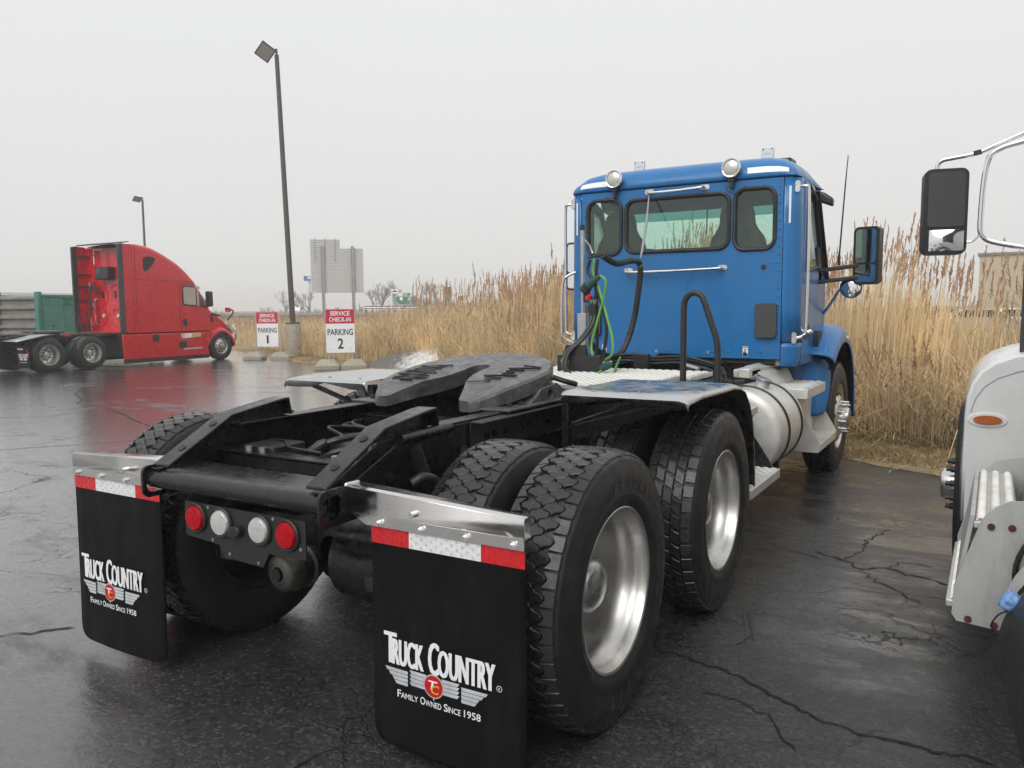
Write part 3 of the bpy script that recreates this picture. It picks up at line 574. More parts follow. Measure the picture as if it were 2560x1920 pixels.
# ------------------------------------------------------------------ the blue day-cab tractor
BT = tag(empty('semi_tractor'), 'blue day cab tractor truck parked in the foreground with bare black frame', 'truck')
YS, YB = 5.28, 3.946
for y, td, sp in ((0, 'tread_diamond', 0.), (1.315, 'tread_lug', .03)):
    for sd_ in (1, -1):
        wheel(BT, sd_*1.075, y, .497, sd_, 'outer', td, spin=sp); wheel(BT, sd_*.735, y, .497, sd_, 'inner', td, spin=sp+.02)
wheel(BT, 1.0, YS, .49, 1, 'steer', 'tread_rib', letters=False); wheel(BT, -1.0, YS, .49, -1, 'steer', 'tread_rib', letters=False)
def chassis():
    for sg in (1, -1):
        mb = MB(); x1 = sg*.43; x0 = sg*.418; xi = sg*.35; a, b = sorted((x0, x1)); c, d = sorted((xi, x1))
        mb.prism([(-.60, .80), (5.9, .80), (5.9, 1.036), (.0, 1.036), (-.38, 1.036), (-.66, .91), (-.66, .80)], 'x', a, b); mb.box(c, d, -.35, 5.9, 1.036, 1.046); mb.box(c, d, -.60, 5.9, .79, .80)
        fr = mb.build('frame_rail', 'black_frame', BT, bevel=.003)
        # outer reinforcing sleeve, step and angle iron
        a, b = sorted((sg*.432, sg*.444)); mb = MB(); mb.prism([(-.58, .81), (.02, .74), (.02, 1.02), (-.30, 1.02), (-.62, .89)], 'x', a, b).build('side_plate', 'black_frame', BT, bevel=.004)
        c, d = sorted((sg*.43, sg*.475)); MB().tube([(sg*.445, -.30, 1.03), (sg*.445, .02, 1.035)], .022, 10).build('rolled_edge', 'black_frame', BT)
        a, b = sorted((sg*.434, sg*.442)); c, d = sorted((sg*.434, sg*.50)); MB().box(c, d, .18, 2.3, 1.028, 1.036).box(a, b, .18, 2.3, .90, 1.03).build('angle_iron', 'black_grime', BT, bevel=.002)
        for (y, z) in ((-.52, .86), (-.36, .90), (-.36, .84), (-.12, .93), (-.12, .86), (.12, .93), (.30, .965), (.36, .965), (.46, .965), (.62, .965), (.66, .965), (.86, .965), (1.05, .965), (-.6, .845)):
            MB().disc((sg*.44, y, z), (sg, 0, 0), .016, .014, 6).disc((sg*.44, y, z), (sg, 0, 0), .009, .026, 8).build('bolt', 'black_frame', BT)
        # tail ramp: bent strip on a gusset
        pr = [(-.695, .925), (-.385, 1.086), (-.13, 1.122), (-.07, 1.126), (-.055, 1.05)]; mb = MB(); th = .012; x0, x1 = sorted((sg*.362, sg*.452)); up_ = pr; lo = [(y, z-th) for y, z in pr[:-2]]+[(-.075, 1.112), (-.067, 1.05)]
        mb.prism(up_+lo[::-1], 'x', x0, x1); g0, g1 = sorted((sg*.392, sg*.408)); mb.prism([(-.66, .93), (-.385, 1.076), (-.13, 1.11), (-.075, 1.112), (-.07, 1.047), (-.36, 1.047)], 'x', g0, g1)
        rp_ = mb.build('tail_ramp', 'black_frame', BT, bevel=.003)
        for y in (-.60, -.45): z = np.interp(y, [-.695, -.385], [.925, 1.086]); MB().disc((sg*.405, y, z), (0, -.46, .89), .017, .0025, 14).build('rivet', 'black_grime', rp_)
    # tail cross tube: rounded nose, flat top
    prof = [(-.50, .905), (-.60, .906), (-.685, .905), (-.708, .899), (-.723, .886), (-.729, .867), (-.723, .848), (-.707, .834), (-.68, .828), (-.66, .828), (-.66, .837), (-.68, .837), (-.702, .842), (-.714, .853), (-.719, .867), (-.714, .881), (-.703, .890), (-.68, .895), (-.50, .895)]
    MB().prism(prof, 'x', -.46, .46).build('tail_crossmember', 'black_frame', BT, smooth=50)
    for sg in (1, -1):
        a, b = sorted((sg*.455, sg*.467)); MB().prism(rrect(-.742, -.50, .795, .920, .03, 4), 'x', a, b, holes=[rrect(-.725, -.64, .815, .898, .025, 4)]).build('end_plate', 'black_frame', BT, bevel=.002)
        a, b = sorted((sg*.40, sg*.45)); MB().box(a, b, -.71, -.60, .905, .912).build('lap_plate', 'black_frame', BT, bevel=.002)
    for y, z0, z1, w in ((-.36, .88, .935, .10), (.42, .84, 1.0, .12), (1.9, .84, 1.02, .14), (3.3, .82, 1.0, .14)): MB().box(-.418, .418, y-w/2, y+w/2, z1-.012, z1).box(-.418, .418, y-w/2, y-w/2+.012, z0, z1).build('crossmember', 'black_frame', BT, bevel=.003)
    for x in (-.3, -.22, .18, .26): MB().disc((x, -.36, .935), (0, 0, 1), .016, .02, 6).build('bolt', 'galvanised', BT)
    MB().box(-.36, -.18, -.34, -.16, .90, .955).build('bracket', 'black_grime', BT, bevel=.006)
    # looms and air lines lying between the rails
    for pts, r in (([(-.36, .5, .95), (-.30, .2, .965), (-.15, -.05, 1.0), (.02, -.15, .985), (-.02, -.26, .95), (-.12, -.22, .93)], .007), ([(-.35, .45, .97), (-.22, .12, .985), (-.02, -.02, 1.01), (.20, .1, .99), (.35, .4, .96)], .007), ([(-.05, -.26, .94), (.05, -.2, .985), (.16, .0, .995), (.28, .3, .97)], .014), ([(.02, -.27, .92), (.1, -.24, .95), (.22, -.1, .96), (.3, .2, .93)], .012), ([(-.33, -.2, .955), (-.24, -.22, .96), (-.15, -.28, .95), (.05, -.3, .945)], .006), ([(-.3, .3, .98), (-.1, .05, 1.01), (.1, -.05, 1.0), (.25, -.25, .95)], .006)):
        MB().tube(spline(pts, 7), r, 8).build('air_line', 'hose_black', BT)
    MB().tube([(-.04, -.27, .935), (.0, -.25, .965), (.02, -.24, .98)], [.022, .024, .016], 10).build('cable_gland', 'plastic_black', BT)
    # axles, springs, chambers, tanks under the frame
    for y in (0, 1.315):
        MB().tube([(-.95, y, .50), (-.35, y, .50), (.35, y, .50), (.95, y, .50)], .062, 14).lathe([(-.21, .06), (-.17, .15), (-.02, .20), (.1, .2), (.2, .12), (.24, .06)], 'y', (0, y, .52), 24).build('drive_axle', 'black_grime', BT)
        for sg in (1, -1):
            MB().lathe([(.60, .09), (.64, .125), (.70, .13), (.76, .12), (.80, .128), (.88, .11), (.92, .06)], 'z', (sg*.36, y+.33, 0), 20).build('air_spring', 'rubber', BT)
            MB().bar((sg*.40, y-.42, .50), (sg*.40, y+.45, .55), .075, .06).build('spring_beam', 'black_grime', BT, bevel=.008)
            MB().tube([(sg*.45, y-.02, .60), (sg*.45, y-.22, .99)], [.032, .028], 10).build('shock_absorber', 'black_grime', BT)
    c = Vector((-.13, -.27, .445)); MB().lathe([(-.115, .03), (-.11, .058), (-.095, .078), (-.06, .086), (-.045, .092), (-.035, .086), (.01, .084), (.02, .094), (.03, .084), (.08, .07), (.10, .03)], 'y', c, 28).build('brake_chamber', 'chamber_metal', BT, smooth=45)
    MB().disc((-.13, -.385, .445), (0, -1, 0), .026, .012, 14).build('chamber_plug', 'plastic_black', BT); MB().box(-.215, -.195, -.345, -.335, .40, .45).build('chamber_label', 'white_print', BT)
    MB().lathe([(-.16, .02), (-.155, .12), (-.13, .165), (.0, .175), (.13, .165), (.155, .12), (.16, .02)], 'x', (.28, -.22, .53), 28).build('drum_tank', 'black_frame', BT, smooth=45)
    MB().tube(spline([(.50, -.30, .87), (.53, -.26, .89), (.55, -.2, .85), (.55, -.16, .74), (.53, -.1, .6)], 6), .02, 10).build('brake_hose', 'hose_black', BT)
    MB().bar((.46, -.36, .76), (.53, -.18, .80), .006, .05).bar((.46, .06, .90), (.62, .12, .84), .01, .10).build('hanger_bracket', 'black_grime', BT)
chassis()
def tail_lights():
    pl = MB().prism([(-.275, .668), (-.09, .655), (-.06, .612), (.14, .606), (.17, .66), (.352, .664), (.352, .80), (-.275, .80)], 'y', -.694, -.688).build('light_panel', 'plastic_black', BT, bevel=.001)
    for x, k in ((-.209, 'red_lens'), (-.068, 'clear_lens'), (.133, 'clear_lens'), (.269, 'red_lens')):
        l = MB().lathe([(-.694, .058), (-.702, .058), (-.706, .053), (-.704, .047)], 'y', (x, 0, .742), 32).build('lamp_gasket', 'rubber', pl, smooth=40)
        q = MB().lathe([(-.694, .047), (-.707, .047), (-.713, .042), (-.715, .02), (-.715, 0)], 'y', (x, 0, .742), 32).build('tail_light' if k == 'red_lens' else 'reverse_light', k, pl, smooth=40)
    MB().prism([(-.02, .70), (.03, .70), (.05, .72), (.04, .745), (.0, .74)], 'y', -.72, -.69).build('camera_pod', 'plastic_black', pl, bevel=.006)
    for x, z in ((-.14, .79), (.2, .79), (-.12, .67), (-.03, .63), (.12, .62), (.33, .70)): MB().disc((x, -.694, z), (0, -1, 0), .006, .004, 10).build('screw', 'galvanised', pl)
tail_lights()
def flaps():
    for sg in (1, -1):
        xi, xo = .562, 1.156
        def b2(a, b): return sorted((sg*a, sg*b))
        # hanger: a stainless box section that tapers outwards, closed with a welded collar at the frame
        rings = []
        for x, z1, z0, y0, y1 in ((.455, .921, .828, -.604, -.545), (.60, .917, .828, -.604, -.548), (xo, .892, .828, -.604, -.565)):
            rings.append([(sg*x, y0, z0), (sg*x, y0, z1-.006), (sg*x, y0+.008, z1), (sg*x, y1, z1), (sg*x, y1, z0)])
        hg = MB().loft(rings, caps=False).build('flap_hanger', 'stainless', BT, smooth=30, solid=.004)
        MB().prism([(sg*.47, .83), (sg*.545, .795), (sg*xo, .795), (sg*xo, .83)], 'y', -.606, -.600).build('clamp_strip', 'stainless', hg)
        a, b = b2(.447, .468); MB().box(a, b, -.612, -.537, .822, .93).build('weld_collar', 'stainless', hg, bevel=.01)
        for x in (.604, .775, .948, 1.118): MB().disc((sg*x, -.606, .809), (0, -1, 0), .013, .005, 6).disc((sg*x, -.611, .809), (0, -1, 0), .008, .012, 8).build('bolt', 'chrome', hg)
        MB().disc((sg*.755, -.604, .858), (0, -1, 0), .011, .03, 10).build('stud', 'chrome', hg)
        # flap: a slightly bowed rubber sheet with rounded lower corners
        rows = []; nx = 14
        for z in [.80, .74, .66, .56, .46, .36, .26, .18, .12, .09, .07, .058, .05]:
            row = []
            for i in range(nx+1):
                f = i/nx; ins = 0 if z > .11 else .06-math.sqrt(max(0, .06**2-(.11-z)**2)); x = xi+ins+(xo-xi-2*ins)*f; row.append((sg*x, -.594-.012*math.sin(f*PI)*(1-z/.8)-.010*(1-z/.8)**2, z))
            rows.append(row)
        fl = MB().loft(rows, closed=False).build('mud_flap', 'flap_rubber', BT, smooth=40, solid=.009)
        yp = lambda x, z: -.5995-.012*math.sin((abs(x)-xi)/(xo-xi)*PI)*(1-z/.8)-.010*(1-z/.8)**2-.0008
        for x0, x1, k in ((xi, .72, 'red_reflector'), (.72, 1.0, 'white_reflector'), (1.0, xo, 'red_reflector')):
            a, b = b2(x0+.0005, x1-.0005); t = MB().add([(a, yp(a, .738), .738), (b, yp(b, .738), .738), (b, yp(b, .793), .793), (a, yp(a, .793), .793)], [(0, 1, 2, 3)]).build('reflective_tape', k, fl, smooth=0)
            mb = MB(); n = int((b-a)/.019)
            for i in range(n):
                for j in range(4):
                    if (i+j) % 2 == 0: xx = a+(i+.5)*(b-a)/n; zz = .745+j*.0135; mb.add([(xx-.005, yp(xx, zz)-.0006, zz-.003), (xx+.004, yp(xx, zz)-.0006, zz-.005), (xx+.005, yp(xx, zz)-.0006, zz+.006), (xx-.004, yp(xx, zz)-.0006, zz+.005)], [(0, 1, 2, 3)])
            q = mb.build('reflector_cells', 'red_print' if k[0] == 'r' else 'cell_print', t, smooth=0); q['kind'] = 'stuff'
        cx = sg*.859 if sg > 0 else -.905
        X = lambda a: (a-.85)+(.85 if sg > 0 else -.888)
        ux, uy = (1, 0, 0), (0, 0, 1); Yp = -.6165
        def txt(mb, s, x0, x1, z, h, bold): put_text(mb, s, (X((x0+x1)/2), yp(X((x0+x1)/2), z)-.0012, z), ux, uy, h, x1-x0, bold, shear=.02)
        mb = MB(); txt(mb, 'T', .614, .662, .338, .112, .0); txt(mb, 'RUCK', .650, .775, .338, .092, .0); txt(mb, 'C', .800, .838, .338, .112, .0); txt(mb, 'OUNTRY', .838, 1.05, .338, .092, .0)
        for o_ in ((.0036, 0), (-.0036, 0), (.0019, 0), (-.0019, 0)):
            q = MB(); txt(q, 'RUCK', .650, .775, .338, .092, .0); txt(q, 'OUNTRY', .838, 1.05, .338, .092, .0); txt(q, 'T', .614, .662, .338, .112, .0); txt(q, 'C', .800, .838, .338, .112, .0); mb.add([(p[0]+o_[0], p[1]-abs(o_[0])*.05-(.0001 if o_[0] > 0 else 0), p[2]) for p in q.v], q.f)
        mb.build('lettering', 'white_print', fl, smooth=0); mb = MB()
        txt(mb, 'F', .668, .683, .229, .026, .01); txt(mb, 'AMILY', .684, .755, .229, .020, .01); txt(mb, 'O', .765, .785, .229, .026, .01); txt(mb, 'WNED', .786, .850, .229, .020, .01); txt(mb, 'S', .860, .875, .229, .026, .01); txt(mb, 'INCE', .876, .925, .229, .020, .01); txt(mb, '1958', .937, 1.0, .229, .024, .01)
        mb.build('lettering', 'white_print', fl, smooth=0)
        mb = MB(); put_text(mb, 'R', (X(1.066), yp(X(1.066), .346)-.001, .346), ux, uy, .008, None, .01)
        ring = circle(X(1.066), .350, .010, 24); ri = circle(X(1.066), .350, .0085, 24); mb.prism(ring, 'y', yp(X(1.066), .35)-.0012, yp(X(1.066), .35)-.001, holes=[ri]).build('registered_mark', 'white_print', fl, smooth=0)
        # winged badge: stepped silver bars either side of a red disc
        for s2 in (1, -1):
            for i, (x_in, x_out, z1) in enumerate(((.03, .205, .331), (.03, .19, .318), (.03, .175, .305), (.035, .165, .292))):
                for j, (p, q_) in enumerate(((x_in, .10), (.106, x_out))):
                    if j == 1: z = z1-.008
                    else: z = z1
                    pts = [(.82+s2*p, z), (.82+s2*q_, z), (.82+s2*(q_-.008), z-.0115), (.82+s2*(p+.003), z-.0115)]; mbw = MB(); mbw.add([(X(a), yp(X(a), b_)-.0012, b_) for a, b_ in pts], [(0, 1, 2, 3)]).build('badge_wing', 'silver_print', fl, smooth=0)
        c0 = (X(.82), .300); y0 = yp(c0[0], .3)
        MB().prism(circle(c0[0], c0[1], .040, 28), 'y', y0-.0022, y0-.0018).build('badge_ring', 'silver_print', fl, smooth=0); MB().prism(circle(c0[0], c0[1], .036, 28), 'y', y0-.0032, y0-.0028).build('badge_disc', 'red_print', fl, smooth=0)
        MB().add([(c0[0]-.004, y0-.003, .262), (c0[0]+.004, y0-.003, .262), (c0[0], y0-.003, .25)], [(0, 1, 2)]).build('badge_point', 'silver_print', fl, smooth=0)
        mb = MB(); put_text(mb, 'T', (c0[0]-.007, y0-.0042, .290), ux, uy, .030, .036, .02, shear=.2); mb.build('badge_letter', 'white_print', fl, smooth=0)
        mb = MB(); put_text(mb, 'C', (c0[0]+.004, y0-.0048, .277), ux, uy, .030, .032, .012, shear=.2); mb.build('badge_letter', 'yellow_print', fl, smooth=0)
flaps()
def fifth_wheel():
    FW = empty('fifth_wheel', (0, 0, 0), 0, BT)
    zt = lambda y: 1.15+.166*(y-.6) if y > .6 else 1.15-(.6-y)*.34
    def xo(y): return math.sqrt(max(1e-4, .43**2-(y-.84)**2)) if y > .84 else float(np.interp(y, [.42, .435, .50, .60, .72, .84], [.275, .30, .345, .40, .425, .43]))
    def xin(y): return float(np.interp(y, [.42, .435, .53, .65, .74, .84], [.225, .205, .165, .105, .066, .054])) if y < .93 else (math.sqrt(max(0, .054**2-(y-.93)**2)) if y < .984 else 0.)
    ys = [.42, .435, .46, .50, .55, .585, .60, .62, .66, .70, .76, .84, .90, .93, .95, .968, .978, .9835, .985, 1.04, 1.10, 1.16, 1.21, 1.245, 1.262, 1.268]
    for sg in (1, -1):
        rings = []
        for y in ys:
            a, b = xin(y), xo(y); z = zt(y); th = .075 if y > .6 else .05+.025*(y-.42)/.18
            rings.append([(sg*a, y, z), (sg*(a+(b-a)*.5), y, z+.001), (sg*(b-.012), y, z), (sg*b, y, z-.012), (sg*b, y, z-th), (sg*a, y, z-th)])
        MB().loft(rings).build('top_plate', 'grease', FW, smooth=35)
        a, b = sorted((sg*.30, sg*.44)); MB().prism([(.66, 1.046), (1.16, 1.046), (1.06, 1.09), (.98, 1.135), (.80, 1.12), (.74, 1.08)], 'x', a, b, holes=[circle(.9, 1.085, .024, 12)]).build('saddle_bracket', 'grease', FW, bevel=.006)
        a, b = sorted((sg*.28, sg*.47)); MB().box(a, b, .45, 1.5, 1.046, 1.058).build('mount_plate', 'grease', FW, bevel=.003)
        for y in (.55, .65, 1.25, 1.33, 1.42): MB().disc((sg*.41, y, 1.058), (0, 0, 1), .015, .016, 6).build('bolt', 'black_grime', FW)
    MB().box(-.30, .30, .88, .98, 1.05, 1.11).build('cross_tie', 'grease', FW, bevel=.008); MB().box(-.30, .30, 1.15, 1.19, 1.07, 1.17).build('front_rib', 'grease', FW, bevel=.008)
    MB().tube([(.40, 1.0, 1.16), (.46, 1.02, 1.14), (.48, 1.1, 1.12)], .014, 8).build('release_handle', 'black_grime', FW)
    # squeezed beads of grease
    rnd = random.Random(3)
    for i in range(9):
        y = .62+i*.033; a, b = -.385+.015*abs(i-4)*.5, -.17-rnd.uniform(0, .05)
        MB().tube(spline([(a+f*(b-a), y+rnd.uniform(-.008, .008)+.04*f, zt(y+.04*f)+.006) for f in (rnd.uniform(0, .12), .25, .5, .75, rnd.uniform(.8, 1.15))], 4), .0045, 6).build('grease_bead', 'grease_bead', FW)
    pts = []
    for i in range(13): f = i/12; y = .615+.34*f+rnd.uniform(0, .018); pts.append((.20+.09*f+rnd.uniform(.02, .085)*(1 if i % 2 else -1), y, zt(y)+.0065))
    MB().tube(spline(pts, 7), .0042, 6).build('grease_bead', 'grease_bead', FW)
    MB().tube(spline([(-.2, .605, zt(.605)+.006), (-.28, .61, zt(.61)+.006), (-.24, .64, zt(.64)+.007), (-.15, .66, zt(.66)+.006)], 5), .0055, 6).build('grease_bead', 'grease_bead', FW)
fifth_wheel()
def fenders():
    rnd = random.Random(5)
    for sg in (1, -1):
        xa, xb = .60, 1.215; xs = [xa, xa+.02, .70, .80, .90, 1.0, 1.1, 1.17, 1.20, xb]; prof = [(.705, 1.085), (.70, 1.108), (.72, 1.12), (.9, 1.124), (1.2, 1.125), (1.42, 1.124), (1.53, 1.112), (1.64, 1.07), (1.74, .99), (1.81, .88), (1.85, .75), (1.87, .60), (1.872, .52)]
        rows = []
        for k, (y, z) in enumerate(prof):
            row = []
            for i, x in enumerate(xs):
                lip = 0
                if i == len(xs)-1: lip = -.028
                if i == len(xs)-2: lip = -.008
                dz = .006*math.sin(x*9+y*4) if k in (3, 4) else 0; dy = 0
                if k == 0: dz = .016*math.sin(x*15+1)+.008*math.sin(x*31)
                if k >= 7: n_ = (0, .0); lipy = lip; row.append((sg*x, y+lip*.6, z+lip*.3)); continue
                row.append((sg*x, y+dy, z+lip+dz))
            rows.append(row)
        fd = MB().loft(rows, closed=False).build('quarter_fender', 'bare_plate', BT, smooth=45, solid=.004)
        for x, y in ((.72, .80), (.95, .80), (.80, 1.3), (1.1, 1.3)): MB().disc((sg*x, y, 1.126), (0, 0, 1), .009, .005, 8).build('rivet', 'galvanised', fd)
        MB().bar((sg*.60, .765, .84), (sg*.60, .765, 1.10), .035, .05, (0, 1, 0)).build('fender_post', 'black_frame', BT, bevel=.003)
        MB().bar((sg*.59, .76, .915), (sg*1.06, 1.14, 1.085), .012, .09, (0, 0, 1)).build('fender_strut', 'black_frame', BT, bevel=.002)
        MB().bar((sg*.44, .775, .90), (sg*1.16, .775, 1.108), .05, .012).build('fender_arm', 'black_frame', BT, bevel=.002)
        MB().tube([(sg*.43, 1.32, 1.0), (sg*1.19, 1.32, 1.105)], .018, 8).build('fender_rod', 'black_frame', BT)
fenders()
def decks():
    d1 = tread_plate('deck_plate', BT, -.56, .62, 1.50, 2.34, 1.075, .03); d2 = tread_plate('deck_plate', BT, -.56, .66, 2.40, 2.88, 1.062, .03)
    for x in (.2, .33, .5, .62): MB().disc((x, 2.40, 1.047), (0, -1, 0), .008, .004, 8).build('screw', 'black_print', d2)
    MB().box(.60, .86, 1.86, 2.42, 1.02, 1.045).build('deck_bracket', 'black_frame', BT, bevel=.004)
    arc = [(.700, 1.04)]+[(.70, z) for z in (1.2, 1.4, 1.50)]+[(.703, 1.54), (.715, 1.57), (.738, 1.592), (.768, 1.598), (.795, 1.59), (.815, 1.57), (.832, 1.53)]+[(.90, 1.335), (.908, 1.30), (.912, 1.25), (.914, 1.04)]
    MB().tube([(x, 2.13, z) for x, z in arc], .0195, 12).build('grab_hoop', 'plastic_black', BT)
    MB().box(-.26, .06, 2.30, 2.36, 1.078, 1.19).build('line_bracket', 'plastic_black', BT, bevel=.004)   # bracket the trailer lines plug into
    MB().prism([(-.22, 1.19), (-.04, 1.19), (-.06, 1.26), (-.20, 1.26)], 'y', 2.31, 2.35).build('line_bracket_top', 'plastic_black', BT, bevel=.004); MB().disc((-.2, 2.30, 1.145), (0, -1, 0), .03, .003, 18).build('bracket_hole', 'beige_wall', BT)
    # pogo stick
    MB().box(-.19, -.125, 2.47, 2.53, 1.075, 1.475).build('pogo_socket', 'galvanised', BT, bevel=.004); MB().tube([(-.157, 2.5, 1.3), (-.160, 2.5, 1.75), (-.165, 2.5, 2.055)], .0165, 10).build('pogo_stick', 'galvanised', BT)
    MB().tube([(-.165, 2.5, 2.05), (-.165, 2.5, 2.085)], .018, 10).build('pogo_cap', 'rubber', BT)
decks()
def lines():
    def H(name, pts, r, m_, n=6): return MB().tube(spline(pts, n), r, 8).build(name, m_, BT)
    # survey of the hose runs on the plane y = 3.2, brought back towards the camera to y
    def q(x, z, y):
        k = (y-CAM.y)/(3.2-CAM.y); return (CAM.x+(x-CAM.x)*k, y, CAM.z+(z-CAM.z)*k)
    H('wrapped_hose', [q(-.335, 1.920, 2.55), q(-.213, 1.853, 2.8), q(-.10, 1.868, 3.1), q(-.035, 1.862, 3.3), q(-.012, 1.80, 3.35), q(-.031, 1.614, 3.35), q(-.062, 1.425, 3.35), q(-.118, 1.248, 3.3), q(-.20, 1.135, 3.2), q(-.337, 1.151, 3.0), q(-.475, 1.275, 2.6)], .024, 'hose_black', 8)
    wr = MB()
    for i in range(22):
        f = i/21; pts = [q(-.033, 1.6, 3.35), q(-.062, 1.425, 3.35), q(-.118, 1.248, 3.3)] if 1 else 0; P = spline([q(-.012, 1.78, 3.35)]+pts, 10); k = min(len(P)-2, int(f*(len(P)-2))); d_ = Vector(P[k+1])-Vector(P[k]); c_ = Vector(P[k]); wr.tube([c_, c_+d_.normalized()*.006], .0255, 10)
    w_ = wr.build('wrap_ridges', 'plastic_black', BT); w_['kind'] = 'stuff'
    H('hose_collar', [q(-.02, 1.84, 3.34), q(-.012, 1.82, 3.35)], .028, 'wood_post', 2)
    MB().tube([(-.22, 3.90, 2.47), q(.036, 2.17, 3.7), q(-.001, 1.935, 3.4), q(-.013, 1.887, 3.34)], [.005, .010, .010, .004], 8).build('hose_spring', 'galvanised', BT)
    MB().tube([(-.165, 2.5, 2.0), q(-.44, 2.0, 2.55), q(-.415, 1.94, 2.55)], .006, 6).build('snap_hook', 'steel', BT)
    MB().bar(q(-.455, 1.905, 2.5), q(-.33, 1.925, 2.5), .03, .014).build('hose_clamp', 'plastic_black', BT, bevel=.003)
    H('electric_cable', [q(-.399, 1.906, 2.5), q(-.411, 1.798, 2.48), q(-.364, 1.673, 2.44), q(-.287, 1.424, 2.4), q(-.244, 1.27, 2.38), q(-.245, 1.15, 2.36), q(-.302, 1.10, 2.36)], .0092, 'hose_green'); H('electric_cable', [q(-.347, 1.762, 2.4), q(-.308, 1.73, 2.4), q(-.302, 1.68, 2.4), q(-.321, 1.58, 2.4), q(-.38, 1.385, 2.38), q(-.423, 1.228, 2.36), q(-.414, 1.12, 2.34)], .0092, 'hose_green')
    H('electric_cable', [q(-.175, 1.124, 3.1), q(-.209, 1.053, 2.7), q(-.23, .99, 2.42), q(-.25, .97, 2.36)], .0092, 'hose_green'); H('electric_cable', [q(-.33, 1.02, 2.27), q(-.37, .985, 2.24), q(-.40, .955, 2.22)], .0092, 'hose_green')
    for p in ([(-.437, 1.892), (-.455, 1.799), (-.389, 1.689), (-.303, 1.424), (-.30, 1.25), (-.354, 1.05)], [(-.372, 1.89), (-.385, 1.75), (-.38, 1.5), (-.375, 1.25), (-.385, 1.06)]): H('air_hose', [q(x, z, 2.46) for x, z in p], .0125, 'hose_black')
    for dx in (0, .03): H('air_hose', [q(x+dx*.8, z, 2.40-.04*i) for i, (x, z) in enumerate(((-.415, 1.448), (-.45, 1.36), (-.53, 1.255), (-.64, 1.16), (-.68, 1.05), (-.64, .985), (-.58, .95)))], .013, 'hose_black')
    for x in (-.60, -.56): H('air_hose', [q(x, 1.2, 2.38), q(x-.015, 1.15, 2.36), q(x, 1.08, 2.34), q(x+.01, 1.05, 2.33)], .013, 'hose_black')
    for x in (-.425, -.40): MB().tube([q(x, 1.455, 2.40), q(x, 1.53, 2.40), q(x-.004, 1.56, 2.4), q(x-.012, 1.60, 2.4)], [.018, .019, .017, .010], 10).build('hose_spring', 'black_grime', BT); MB().tube([q(x, 1.545, 2.4), q(x, 1.575, 2.4)], .018, 8).build('brass_nut', 'wood_post', BT)
    MB().tube([q(-.455, 1.58, 2.40), q(-.435, 1.615, 2.39)], [.022, .012], 8).build('gladhand', 'red_print', BT); MB().box(-.13, -.09, 2.44, 2.48, 1.55, 1.68).build('gladhand_holder', 'plastic_black', BT, bevel=.006)
    MB().tube([q(-.484, 1.66, 2.42), q(-.45, 1.69, 2.42), q(-.355, 1.758, 2.41)], [.036, .033, .014], 12).build('cable_plug', 'dark_green_plastic', BT); MB().tube([q(-.50, 1.645, 2.42), q(-.455, 1.685, 2.42)], [.033, .038], 12).build('plug_cover', 'plastic_black', BT)
    MB().tube([q(-.335, 1.03, 2.28), q(-.28, 1.06, 2.26), q(-.25, 1.065, 2.28)], [.022, .028, .02], 12).build('cable_plug', 'dark_green_plastic', BT)
    # harness under the back of the cab
    for z, y in ((1.13, 3.2), (1.10, 3.25), (1.085, 3.15)): H('loom', [(-.35, y, z-.02), (-.1, y, z+.02), (.1, y+.02, z), (.35, y, z+.01), (.62, y-.05, z-.05), (.70, y-.2, z-.10)], .012, 'hose_black')
    MB().box(-.02, .10, 3.08, 3.14, 1.05, 1.16).build('junction_block', 'plastic_black', BT, bevel=.006)
    for a, b in (((-.32, 3.05, 1.07), (-.2, 3.1, 1.09)), ((.36, 3.1, 1.09), (.5, 3.06, 1.06))): MB().tube([a, b], .018, 10).build('connector', 'galvanised', BT)
lines()
